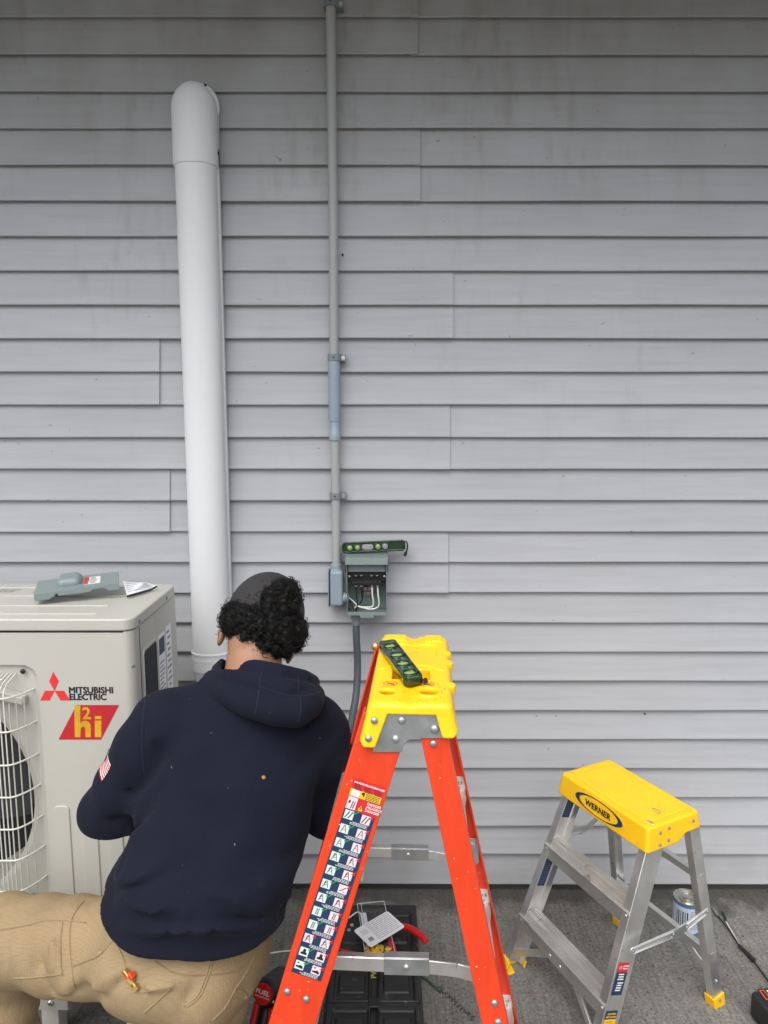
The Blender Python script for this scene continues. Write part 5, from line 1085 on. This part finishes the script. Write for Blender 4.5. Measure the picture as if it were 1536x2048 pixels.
for j in range(11):
    q = -1.75+rr.uniform(0,.1); z = .088-.006*j
    while q < -.75: l = rr.uniform(.06,.25); cyq(q, min(q+l,-.7), z, z+.0018, 0); q += l+.04
for j in range(6): cyq(-2.75+.16*j, -2.66+.16*j, .025+.003*(j % 2), .085, 1 if j % 2 else 0)
g.build('label_print', [M['grey_print'], M['navy_print']], lbo)
# stripped cable end, cable scraps, black tool at the right edge
r1 = thing('probe_cable', 'black cable end with stripped white and green wires, lying on the slab by the stool', 'cable', (1.08, 2.0, 0))
p0, p1, p2, p3, p4, p5 = (atz(*q, .008) for q in ((1427,1818),(1436,1832),(1464,1868),(1478,1891),(1507,1921),(1536,1961)))
p6 = p5+(p5-p4)*1.6
g = G(); g.tube(spline([p3, (p3+p4)/2+Vector((.002,.001,0)), p4], 6), [.0055]*7+[.0062]*4+[.0075]*2, 10); g.build('black_sheath', M['rubber'], r1)
g = G(); g.tube(spline([p1, p2, p3], 6), .0022, 8); g.tube(spline([p4, p5, p6], 6), .0024, 8); g.build('black_lead', M['black'], r1)
g = G(); g.tube([p0, (p0+p1)/2, p1], [.0045,.006,.0045], 10); g.build('metal_tip', M['zinc'], r1)
q0, q1, q2 = atz(1443,1822,.006), atz(1452,1843,.006), atz(1466,1867,.006)
g = G(); g.tube(spline([q0, (q0+q1)/2+Vector((.003,0,0)), q1], 5), [.002,.003,.004,.0045,.004,.004,.004,.004,.004,.003,.003], 8); g.build('green_wire', mat('dark_green', (.012,.05,.03), .5), r1)
g = G(); g.tube(spline([q1, q2, p3], 6), .0018, 8); g.build('white_wire', M['wire_white'], r1)
bb = thing('battery_charger', 'black tool battery with orange and white printing, lying at the far right', 'battery', (1.07, 1.68, 0))
c0 = atz(1506,1976,.075)
def f_bat(p): return smax(rbox(p, (c0.x+.062, c0.y-.075, .038), (.062,.08,.038), .014, np.array([[.985,-.17,0],[.17,.985,0],[0,0,1]])), -(rbox(p, (c0.x+.10, c0.y-.12, .08), (.05,.05,.012), .006)), .005)
sdf_obj('battery_body', f_bat, (c0.x-.03, c0.y-.18, -.002), (c0.x+.16, c0.y+.03, .085), .003, M['black'], bb, 1, 60)
mm = ax((c0.x+.006, c0.y-.018, .0762), (.985,.10,0), (-.10,.985,0)); g = G(); g.rect(.002,-.03,.10,.012,mm,0,.0003,0); g.rect(.006,-.024,.02,.008,mm,.0003,.0005,1); g.rect(.0085,-.0215,.0175,.0055,mm,.0005,.0007,0)
for j in range(6): g.rect(.026+.012*j,-.025,.031+.012*j,.006-.004*(j % 2),mm,.0003,.0005,2)
g.build('battery_label', [M['black_print'], mat('orange_print', (.75,.12,.03), .4), M['white_print']], bb)
g = G(); g.lathe([(0,0),(.0055,0),(.004,.0012),(0,.001)], (c0.x+.034, c0.y-.068, .0758), (0,0,1), 14); g.build('screw', M['steel'], bb)
g = G(); g.tube(spline([atz(838,1952,.004), atz(852,1958,.005), atz(866,1970,.005), atz(882,1984,.004)], 6), .0032, 8); tag(g.build('wire_offcut', mat('grey_green_wire', (.045,.11,.06), .55)), 'short green wire offcut on the slab beside the tool case', 'wire')
g = G(); g.tube(spline([atz(513,1899,.004), atz(525,1903,.004), atz(540,1906,.004), atz(562,1903,.004), (-.22,1.99,.004), (-.19,2.0,.03), (-.12,1.98,.1), (-.085,1.99,BZ+.004), (-.07,1.985,BZ+.004)], 6), .0022, 8); tag(g.build('white_cable', M['wire_white']), 'thin white cable on the slab between the man and the ladder', 'cable')
g = G(); rr = random.Random(21)
for _ in range(420):                                             # crumbs of dirt and grit
    x, y = rr.uniform(-1.3,1.5), W-.02-abs(rr.gauss(0,.35)); s = rr.uniform(.001,.0032)*(1.5 if rr.random() < .08 else 1); q = rr.uniform(0,3)
    c, s2 = math.cos(q)*s, math.sin(q)*s; g.add([(x+c,y+s2,0),(x-s2*.7,y+c*.7,0),(x-c,y-s2,0),(x+s2*.6,y-c*.6,0),(x,y,s*.7)], [(0,1,4),(1,2,4),(2,3,4),(3,0,4)])
for i in range(70):
    t_ = i/70; p = atz(878+70*t_+rr.uniform(-4,4), 1975+62*t_+rr.uniform(-5,5), 0); s = rr.uniform(.0015,.005); g.add([(p.x+s,p.y,0),(p.x,p.y+s,0),(p.x-s,p.y,0),(p.x,p.y-s*.8,0),(p.x,p.y,s*.4)], [(0,1,4),(1,2,4),(2,3,4),(3,0,4)])
tag(g.build('grit', mat('dark_grit', (.05,.045,.035), .9)), kind='stuff')
# ================================================================ THE KNEELING MAN
pe = thing('person', 'person in navy hooded sweatshirt, khaki trousers and dark cap, kneeling with back turned', 'person', (-.42, 1.35, 0))
YA = A(0,1,0)
HC = A(-.279,1.56,1.150); hr = A(.955,.04,-.27); hr /= n_(hr); hf = A(-.10,.86,-.48); hf -= hr*(hf@hr); hf /= n_(hf); hu = np.cross(hr, hf); HR = np.stack([hr, hf, hu], 1)
def hl(x, y, z): return HC+HR@A(x, y, z)
NB = A(-.288,1.475,1.035)
def hand(p, wr, dr_, pn, sd):
    dr_ = dr_/n_(dr_); pn = pn-dr_*(pn@dr_); pn /= n_(pn); la = np.cross(dr_, pn)*sd
    d = cap(p, wr, wr+dr_*.07, .026, .036, (pn, .5))
    for i, (L, o) in enumerate(((.072,.029),(.080,.010),(.074,-.010),(.058,-.028))):
        k = wr+dr_*.092+la*o; a = k+(dr_*.85+pn*.5)*L*.48; b_ = a+(dr_*.35+pn*.92)*L*.34; c = b_+(pn*.9-dr_*.25)*L*.24
        d = smin(d, cap(p, wr+dr_*.06+la*o*.9, k, .0105), .006); f = cap(p, k, a, .0098, .0088); f = np.minimum(f, cap(p, a, b_, .0088, .008)); f = np.minimum(f, cap(p, b_, c, .008, .007)); d = smin(d, f, .003)
    t0 = wr+dr_*.025+la*.024; t1_ = t0+(la*.75+dr_*.65+pn*.3)*.042; t2_ = t1_+(dr_*.85+pn*.5+la*.1)*.034; d = smin(d, cap(p, t0, t1_, .014, .0115), .008); return smin(d, cap(p, t1_, t2_, .0112, .009), .003)
SHL, SHR = A(-.478,1.468,.965), A(-.153,1.478,.940); ELL, ELR = A(-.603,1.47,.762), A(-.128,1.525,.730); WRL, WRR = A(-.475,1.665,.68), A(-.30,1.715,.71)
HPL, HPR = A(-.485,1.36,.500), A(-.392,1.355,.50); KNL, KNR = A(-.862,1.43,.485), A(-.415,1.49,.085); ANL, ANR = A(-.85,1.42,.10), A(-.42,1.06,.085)
def f_head(p):
    q = (p-HC)@HR; d = elp(q, (0,-.004,.020), (.074,.094,.095)); d = smin(d, elp(q, (0,.038,-.055), (.055,.058,.072)), .03)
    d = smin(d, cap(q, A(0,.09,-.012), A(0,.108,-.045), .009, .0125), .012); d = smin(d, cap(q, A(-.035,.083,.012), A(.035,.083,.012), .010), .012)
    for s in (-1, 1):
        d = smax(d, -elp(q, (s*.031,.098,-.008), (.015,.012,.009)), .008); d = smin(d, elp(q, (s*.031,.082,-.008), (.012,.012,.011)), .002)
        e = elp(q, (s*.079,-.004,-.028), (.0085,.0235,.033)); e = smax(e, -elp(q, (s*.088,.004,-.022), (.006,.013,.021)), .004); d = smin(d, e, .006)
    d = smin(d, cap(q, A(-.02,.088,-.078), A(.02,.088,-.078), .008), .008); d = smax(d, -(np.maximum(np.hypot(q[:,1]-.1, q[:,2]+.078)-.0022, np.abs(q[:,0])-.022)), .003)
    return d
def f_body(p):
    d = f_head(p); d = smin(d, cap(p, hl(0,-.03,-.05), NB, .056, .066), .025)
    d = smin(d, cap(p, A(-.39,1.37,.58), A(-.31,1.45,.88), .12, .12, (YA, .62)), .03); d = smin(d, cap(p, A(-.31,1.45,.88), A(-.292,1.485,.97), .12, .08, (YA, .66)), .04)
    for s, e, w_ in ((SHL, ELL, WRL), (SHR, ELR, WRR)): d = smin(d, cap(p, s, e, .05, .042), .03); d = smin(d, cap(p, e, w_, .042, .028), .012)
    d = smin(d, cap(p, HPL, HPR, .10), .03)
    for h, k, a in ((HPL, KNL, ANL), (HPR, KNR, ANR)): d = smin(d, cap(p, h, k, .075, .056), .03); d = smin(d, cap(p, k, a, .052, .04), .015)
    d = smin(d, cap(p, ANL, ANL+A(-.13,.05,-.055), .04, .033), .02); d = smin(d, cap(p, ANR, ANR+A(-.01,-.05,-.05), .04, .033), .02)
    d = smin(d, hand(p, WRL, A(.12,.99,-.05), A(.55,0,-.45), -1), .008); return smin(d, hand(p, WRR, A(-.55,.80,-.05), A(-.5,-.2,-.6), 1), .008)
sdf_obj('body', f_body, (-1.06,.96,-.01), (-.02,1.92,1.30), .0048, M['skin'], pe, 1, 80)
for s in (-1, 1):
    g = G(); c = Vector(hl(s*.031,.0905,-.008)); g.lathe([(0,0),(.0055,.0002),(.0075,-.003)], c, Vector(hf), 12); g.build('eye', M['black_print'], pe)

# ---- sweatshirt
def hem(p): return p[:,2]-(.614-.13*(p[:,0]+.4)+.42*(p[:,1]-1.2))
def curve(pts): return [A(*at(x, y, d)) for x, y, d in pts]
FOLDS = [(curve([(292,1398,1.42),(284,1470,1.40),(290,1560,1.38)]), .007, -.0045), (curve([(330,1530,1.33),(296,1610,1.34),(268,1690,1.38)]), .016, -.011), (curve([(300,1540,1.34),(262,1620,1.40)]), .02, .006),
 (curve([(222,1788,1.24),(262,1812,1.23),(300,1828,1.21),(330,1818,1.20)]), .013, .010), (curve([(226,1806,1.24),(270,1833,1.22),(305,1842,1.21)]), .010, -.008), (curve([(250,1855,1.23),(330,1868,1.2),(430,1862,1.2),(545,1848,1.27)]), .012, .009), (curve([(240,1838,1.23),(320,1852,1.2),(430,1846,1.2),(520,1835,1.25)]), .010, -.008),
 (curve([(205,1752,1.30),(262,1765,1.25),(370,1690,1.24)]), .016, .007), (curve([(205,1775,1.3),(280,1775,1.25),(400,1715,1.24)]), .014, -.007), (curve([(300,1480,1.38),(330,1540,1.33),(400,1590,1.29)]), .018, .005), (curve([(560,1840,1.3),(470,1800,1.22),(420,1790,1.22)]), .014, .007), (curve([(620,1690,1.36),(560,1720,1.28),(500,1730,1.25)]), .018, -.006),
 (curve([(660,1470,1.42),(610,1540,1.34),(560,1580,1.31)]), .02, -.006), (curve([(640,1440,1.42),(575,1520,1.33)]), .02, .005), (curve([(215,1560,1.45),(262,1580,1.41)]), .012, -.006), (curve([(185,1620,1.44),(255,1640,1.40)]), .012, -.006), (curve([(200,1655,1.43),(258,1660,1.42)]), .010, .005),
 (curve([(600,1800,1.33),(520,1770,1.24)]), .012, .006), (curve([(380,1560,1.3),(420,1660,1.25),(400,1740,1.23)]), .03, -.004), (curve([(480,1560,1.3),(500,1680,1.25)]), .035, .004)]
def wav(p, s, k): return np.sin(p[:,0]*23*k+s)*np.sin(p[:,2]*17*k+1.7*s)*np.sin(p[:,1]*14*k+.6*s)
HOOD = [(curve([(440,1342,1.53),(458,1326,1.475),(505,1336,1.435),(560,1347,1.42),(606,1358,1.44),(622,1366,1.50)]), .0195), (curve([(424,1360,1.50),(462,1354,1.445),(520,1368,1.398),(575,1380,1.388),(612,1387,1.418),(626,1386,1.47)]), .0215), (curve([(420,1376,1.475),(462,1388,1.42),(505,1408,1.378),(556,1424,1.352),(592,1426,1.352),(618,1410,1.39),(624,1394,1.45)]), .0285)]
def hood_d(p):
    d = None
    for pts, r in HOOD: e = segd(p, pts)-r; d = e if d is None else smin(d, e, .006)
    return smin(d, elp(p, A(*at(552,1400,1.405)), (.085,.045,.042)), .014)
def f_hoodie(p):
    hm = hem(p); bl = .010*np.exp(-((hm-.10)/.04)**2)-.007*np.clip(1-np.abs(hm-.028)/.03, 0, 1)
    z = p[:,2]; zk = [.50,.60,.70,.77,.90,1.00,1.06]
    cx_ = np.interp(z, zk, [-.420,-.416,-.374,-.342,-.303,-.289,-.287]); cy_ = np.interp(z, zk, [1.335,1.343,1.36,1.382,1.432,1.475,1.49])
    aa = np.interp(z, zk, [.216,.214,.192,.177,.172,.150,.09])+bl; bb = np.interp(z, zk, [.150,.150,.138,.130,.122,.098,.075])+bl
    dx, dy = (p[:,0]-cx_)/aa, (p[:,1]-cy_)/bb; k_ = np.power(np.abs(dx)**2.3+np.abs(dy)**2.3, 1/2.3); d = (k_-1)*np.minimum(aa, bb); d = smax(d, z-1.045, .05)
    d = smin(d, cap(p, SHL+A(.035,0,.006), A(-.29,1.48,1.022), .070, .066), .03); d = smin(d, cap(p, SHR+A(-.02,0,.006), A(-.29,1.48,1.022), .068, .066), .03)
    a = cap(p, SHL, ELL, .076, .068)-.003*np.sin(n_(p-SHL)*75); a = smin(a, cap(p, ELL, WRL, .066, .047)-.0035*np.sin(n_(p-ELL)*95), .018); d = smin(d, a, .022)
    a = cap(p, SHR, ELR, .074, .066)-.003*np.sin(n_(p-SHR)*75+1); a = smin(a, cap(p, ELR, WRR, .064, .047)-.0035*np.sin(n_(p-ELR)*95), .018); d = smin(d, a, .022)
    for pts, w_, am in FOLDS: d = d-1.5*am*np.exp(-(segd(p, pts)/w_)**1.5)
    th_ = np.arctan2(p[:,0]-cx_, -(p[:,1]-cy_)); d = d-.0017*np.sin(th_*15+2*np.sin(th_*5)+hm*20)*np.exp(-((hm-.072)/.022)**2)
    d = d-.0035*wav(p, .4, 1)-.0018*wav(p, 2.1, 2.1)
    d = smin(d, hood_d(p), .0035)
    d = smax(d, -hm, .010); d = smax(d, -(cap(p, hl(0,-.03,-.07), NB-A(0,0,.03), .066, .064)), .006)
    for w_, e in ((WRL, ELL), (WRR, ELR)): v = (w_-e)/n_(w_-e); near_ = n_(p-w_) < .12; d = np.where(near_, smax(d, (p-w_)@v-.004, .003), d)
    return d
def rib_sel(c):
    r = (hem(c) < .052)
    for w_, e in ((WRL, ELL), (WRR, ELR)): v = (w_-e)/n_(w_-e); r |= (n_(c-w_) < .1) & ((c-w_)@v > -.05)
    return r
hd = sdf_obj('hoodie', f_hoodie, (-.74,1.10,.50), (.02,1.78,1.16), .0048, [M['hoodie'], M['rib']], pe, 1, 80, lambda c: rib_sel(c).astype(int))
def hit(fn, px, py, lift=0, t0=.9):
    r = np.array(ray(px, py)); r /= n_(r); t = t0; o = np.array(CAM)
    for _ in range(90):
        d = float(fn((o+r*t)[None])[0]); t += d*.8
        if abs(d) < 2e-4: break
    p = o+r*t; return Vector(p+grad(fn, p[None])[0]*lift)
def seam(name, fn, pts, r, m, parent, lift=0, n=6):
    P = spline([Vector((*p, 0)) for p in pts], n); g = G(); g.tube([hit(fn, p.x, p.y, lift) for p in P], r, 6); return g.build(name, m, parent)
for pts in (((518,1380),(514,1405),(509,1436)),((600,1392),(602,1412),(598,1442)),((524,1345),(520,1360),(519,1376)),((596,1352),(598,1368),(596,1384)),((518,1372),(560,1386),(600,1392),(640,1384)),((290,1396),(285,1440),(283,1490),(288,1548))): seam('stitched_seam', f_hoodie, pts, .0010, M['navy_seam'], hd, -.0004)
g = G(); c = hit(f_hoodie, 527, 1555, .0006); g.lathe([(0,0),(.004,0),(.003,.001),(0,.0012)], c, (0,-1,.2), 8); g.build('dust_fleck', mat('tan_fleck', (.35,.22,.09), .8), hd)
rr = random.Random(8); g = G()
for _ in range(6):
    px, py = rr.uniform(300,640), rr.uniform(1390,1800); c = hit(f_hoodie, px, py, .0004); s = rr.uniform(.0004,.0009); g.lathe([(0,-.0003),(s,0),(0,.0005)], c, (0,-1,.3), 5)
o = g.build('lint', mat('pale_lint', (.4,.39,.38), .9), hd); o['kind'] = 'stuff'
# flag patch on the left sleeve
c = hit(f_hoodie, 216, 1515, .0012); n1 = Vector(grad(f_hoodie, np.array(c)[None])[0]).normalized(); up = (Vector(SHL)-Vector(ELL)).normalized(); ux = up.cross(n1).normalized()
sel = Vector((-.72,-.62,.30)); 
def patch(name, x0, x1, y0, y1, m, lift, par):
    g = G(); nx, ny = 6, 4; vv = []
    for j in range(ny+1):
        for i in range(nx+1):
            q = pc+pu*(y0+(y1-y0)*j/ny)+pr*(x0+(x1-x0)*i/nx); q = Vector(snap(f_hoodie, np.array(q)[None], 3)[0]); q += Vector(grad(f_hoodie, np.array(q)[None])[0]).normalized()*lift; vv.append(q)
    g.add(vv, [(j*(nx+1)+i, j*(nx+1)+i+1, (j+1)*(nx+1)+i+1, (j+1)*(nx+1)+i) for j in range(ny) for i in range(nx)]); return g.build(name, m, par)
pu = up; pc = Vector(SHL)*.45+Vector(ELL)*.55; out_ = Vector((-.80,-.42,0)); out_ = (out_-up*out_.dot(up)).normalized(); pr = out_.cross(up).normalized()
if pr.y > 0: pr = -pr
pc = pc+out_*.075; fpat = patch('flag_patch', -.044,.020,-.020,.020, M['white_print'], .0012, hd)
for i in range(7): patch('stripe', -.044,.020,-.020+.0057*i,-.0172+.0057*i, M['crimson'], .0018, fpat)
patch('canton', -.044,-.018,-.0,.020, M['navy_print'], .0024, fpat)

# ---- trousers
TF_ = [(curve([(20,1820,1.36),(60,1870,1.32),(75,1930,1.31)]), .014, -.007), (curve([(70,1812,1.36),(98,1860,1.31),(105,1930,1.30)]), .014, .006), (curve([(130,1990,1.30),(190,1975,1.25),(250,1985,1.24)]), .012, -.006), (curve([(200,1900,1.25),(160,1955,1.28),(120,1990,1.31)]), .014, .006), (curve([(150,1812,1.30),(200,1850,1.25),(235,1920,1.23)]), .018, -.008), (curve([(170,1850,1.27),(190,1900,1.25)]), .012, .007), (curve([(30,1905,1.33),(70,1960,1.33)]), .012, .005), (curve([(60,1880,1.32),(110,1975,1.31)]), .010, -.004), (curve([(95,1870,1.31),(140,1980,1.29)]), .012, .005), (curve([(10,1880,1.33),(40,1960,1.34)]), .010, -.004), (curve([(175,1985,1.24),(250,1925,1.21),(300,1915,1.2)]), .02, .007), (curve([(180,2010,1.26),(250,1960,1.22)]), .014, -.006), (curve([(222,1866,1.23),(250,1930,1.21),(262,1962,1.2),(300,1980,1.2),(340,1972,1.2)]), .008, .007), (curve([(240,1880,1.22),(262,1935,1.2),(280,1960,1.2)]), .008, -.008), (curve([(320,2030,1.27),(370,2000,1.22),(420,1930,1.19)]), .016, -.007), (curve([(440,2010,1.24),(500,1985,1.28)]), .012, .005), (curve([(430,2046,1.27),(480,2020,1.29)]), .012, -.005)]
def f_trousers(p):
    d = cap(p, HPL+A(.0,-.005,.012), KNL, .100, .091)-.003*np.sin((p[:,0]+.25*p[:,2])*70)*np.clip((-.55-p[:,0])*8, 0, 1); d = smin(d, cap(p, KNL, ANL, .078, .072)-.004*np.sin(p[:,2]*80+p[:,0]*30), .02)
    e = cap(p, HPR, KNR, .108, .084)-.003*np.sin(p[:,2]*60); e = smin(e, cap(p, KNR+A(0,0,.005), ANR, .078, .062), .02); d = smin(d, e, .02)
    d = smin(d, elp(p, (-.422,1.345,.530), (.168,.142,.12)), .03); d = smin(d, elp(p, (-.374,1.30,.50), (.100,.10,.105)), .03); d = smin(d, elp(p, (-.485,1.31,.52), (.10,.092,.09)), .03)
    d = smin(d, cap(p, A(-.40,1.355,.55), A(-.392,1.36,.66), .165, .16, (YA, .70)), .03)
    for pts, w_, am in TF_: d = d-1.5*am*np.exp(-(segd(p, pts)/w_)**1.5)
    d = d-.0022*wav(p, 1.1, 2.3)-.003*wav(p, .2, 1.1); d = smax(d, p[:,2]-.69, .003)
    return smax(smax(d, .075-p[:,2]+.0*p[:,0], .003) if False else d, -(p[:,2]-.004), .004)
tr_ = sdf_obj('trousers', f_trousers, (-.99,.97,-.006), (-.18,1.63,.71), .0055, M['khaki'], pe, 1, 80)
for pts in (((-4,1862),(50,1852),(100,1842),(172,1846)),((168,1802),(150,1825),(141,1850),(140,1890),(144,1930),(150,1975)),((126,1842),(121,1880),(122,1925),(126,1950)),((27,1957),(70,1955),(124,1948)),((146,1933),(190,1915),(226,1882)),((222,1868),(240,1900),(251,1928),(255,1957),(277,1983),(308,1980),(339,1975)),((341,1977),(318,2000),(288,2026)),((310,1922),(332,1938),(357,1948),(419,1950),(474,1941),(498,1915),(512,1893)),((421,1921),(412,1953),(394,1993),(368,2012)),((426,1921),(417,1954),(399,1994),(373,2014)),((512,1908),(490,1950),(470,1979),(452,2012),(425,2041)),((470,1976),(484,1980),(493,1992),(484,1999),(468,1992))): sm_ = seam('stitched_seam', f_trousers, pts, .0026, M['khaki'], tr_, -.0012); seam('thread', f_trousers, pts, .0007, M['seam'], sm_, .0012)
for nm, h, k in (('boot', ANL, A(-.14,.055,-.06)), ('boot', ANR, A(-.012,-.055,-.055))):
    def fb(p, h=h, k=k): return smax(smin(cap(p, h+A(0,0,.02), h-A(0,0,.035), .055, .05), cap(p, h-A(0,0,.04), h+k, .048, .042), .02), .004-p[:,2], .004)
    sdf_obj(nm, fb, h-A(.22,.14,.12), h+A(.1,.2,.1), .006, M['boot'], pe, 1, 80)

# ---- cap and hair
def f_capd(p):
    q = (p-HC)@HR; d = elp(q, (.002,.000,.032), (.0875,.1075,.1000)); d = np.maximum(d, -(elp(q, (.002,.000,.030), (.077,.097,.089))))
    d = smax(d, -(q[:,2]-.012-.10*np.clip(-q[:,1]-.02, 0, 1)), .002); d = smax(d, -(elp(q, (.026,-.10,.046), (.040,.06,.046))), .003)
    br = np.maximum(elp(q, (0,.10,.018), (.078,.085,.30)), np.abs(q[:,2]-.022+.9*(q[:,1]-.09)*.25+2.5*q[:,0]**2)-.0018); br = smax(br, .088-q[:,1], .003)
    return np.minimum(d, br)
cpo = sdf_obj('cap', f_capd, HC-.2, HC+.2, .0029, M['cap'], pe, 1, 60)
g = G(); g.lathe([(0,0),(.007,0),(.005,.004),(0,.005)], Vector(hl(.002,.0,.1315)), Vector(hu), 12); g.build('cap_button', M['cap'], cpo)
LUMP = [((.012,-.052,-.004),(.076,.060,.040)), ((-.046,-.035,.000),(.040,.056,.036)), ((.060,-.025,.000),(.034,.056,.042)), ((.024,-.078,.054),(.041,.034,.040)), ((.040,-.066,.084),(.018,.022,.018)), ((.000,-.078,.022),(.034,.022,.026)), ((.016,-.066,-.022),(.060,.036,.028)), ((.030,-.060,-.034),(.040,.034,.026))]
HK = [(k_/n_(k_)*m_, ph_) for k_, m_, ph_ in zip(np.random.default_rng(3).normal(size=(9, 3)), np.linspace(150, 420, 9), np.linspace(0, 40, 9))]
def f_hairb(p):
    q = (p-HC)@HR; d = None
    for c, r in LUMP: e = elp(q, c, r); d = e if d is None else smin(d, e, .016)
    return d-.0016*sum(np.sin(q@k_+ph_) for k_, ph_ in HK)
hb = sdf_obj('hair', f_hairb, HC-.17, HC+.17, .0034, M['hair'], pe, 1, 80)
def strands(name, roots, nrm, nturn, rad, ln, thick, droop, parent, seed, npt=22, rnd=.55):
    r_ = np.random.default_rng(seed); K = len(roots); ax_ = nrm*.75+r_.normal(0, rnd, (K, 3)); ax_[:,2] -= droop; ax_ /= n_(ax_)[:,None]
    s_ = np.cross(ax_, r_.normal(size=(K, 3))); s_ /= n_(s_)[:,None]; u_ = np.cross(ax_, s_)
    t = np.linspace(0, 1, npt)[None]; ph = r_.uniform(0, 6.28, (K, 1)); nt_ = r_.uniform(*nturn, (K, 1)); R_s = r_.uniform(*rad, (K, 1))*np.minimum(1, t*3+.2); L_ = r_.uniform(*ln, (K, 1))
    an = ph+nt_*6.283*t; P = roots[:,None]+ax_[:,None]*(L_*t)[...,None]+s_[:,None]*(R_s*np.cos(an))[...,None]+u_[:,None]*(R_s*np.sin(an))[...,None]
    T = np.gradient(P, axis=1); T /= np.maximum(n_(T), 1e-9)[...,None]; a = np.cross(T, ax_[:,None]+.01); a /= np.maximum(n_(a), 1e-9)[...,None]; b2 = np.cross(T, a)
    th = thick*(1-.5*t**3)[...,None]; V3 = np.stack([P+(a*math.cos(q)+b2*math.sin(q))*th for q in (0, 2.094, 4.189)], 2).reshape(-1, 3)
    k = np.arange(K)[:,None,None]*npt*3; i = np.arange(npt-1)[None,:,None]*3; j = np.arange(3)[None,None]; j2 = (j+1) % 3
    F_ = np.stack([k+i+j, k+i+j2, k+i+3+j2, k+i+3+j], -1).reshape(-1, 4); L = np.array(wloc(parent))
    me = bpy.data.meshes.new(name); me.from_pydata((V3-L).tolist(), [], F_.tolist()); me.polygons.foreach_set('use_smooth', [True]*len(F_)); me.materials.append(M['hair'])
    o = bpy.data.objects.new(name, me); col.objects.link(o); o.parent = parent; o['kind'] = 'stuff'; return o
vb = np.array([v.co for v in hb.data.vertices])+np.array(wloc(pe)); gn = grad(f_hairb, vb); gn /= n_(gn)[:,None]; lq = (vb-HC)@HR
okv = np.flatnonzero((f_head(vb) > -.004) & (lq[:,1] < .035)); pick = rng.choice(okv, 4600)
strands('curls', vb[pick]-gn[pick]*.004, gn[pick], (1.3, 2.4), (.0036, .0066), (.006, .015), .0007, .1, hb, 5)
edge_ = okv[(np.abs(gn[okv]@hr) > .6) | (lq[okv][:,2] > .07)]; pick = rng.choice(edge_, 110)
strands('loose_curls', vb[pick], gn[pick], (1.5, 3), (.004, .007), (.012, .024), .0009, .05, hb, 6, 30)
ng = rng.uniform([-.06,-.10,-.080], [.06,-.02,-.025], (90, 3)); rts = snap(f_body, HC+ng@HR.T, 4); gb_ = grad(f_body, rts); gb_ /= n_(gb_)[:,None]; lr_ = (rts-HC)@HR
keep = (lr_[:,1] < -.005) & (lr_[:,2] > -.10-.02*np.abs(lr_[:,0])/.06); rts, gb_ = rts[keep], gb_[keep]
strands('nape_hair', rts, gb_*.35+A(0,0,-.8), (.05, .3), (.0005, .002), (.004, .010), .00022, .5, hb, 7, 8, .18)
# brass valve in the back pocket
vc = hit(f_trousers, 266, 1957, .006); vt = thing('brass_valve', 'small brass valve with red handle sticking out of the khaki back pocket', 'valve', vc)
g = G(); d = Vector((.55,-.2,-.62)).normalized(); g.tube([vc-d*.022, vc-d*.006], .0052, 12); g.tube([vc-d*.006, vc+d*.006], .0072, 6); g.tube([vc+d*.006, vc+d*.013], .0045, 12); g.tube([vc+d*.013, vc+d*.021], .0078, 6); g.build('valve_body', M['brass'], vt, smooth=25)
g = G(); e = Vector((.6,-.25,.75)).normalized(); g.bar(vc-d*.004+e*.005, vc-d*.004+e*.014, .012, .010); g.bar(vc-d*.012+e*.008, vc+d*.001+e*.012, .008, .005); g.tube([vc-d*.012-e*.004, vc-d*.004+e*.001], .0058, 10); g.build('handle', mat('orange_red_plastic', (.62,.06,.015), .4), vt, bevel=.0012)
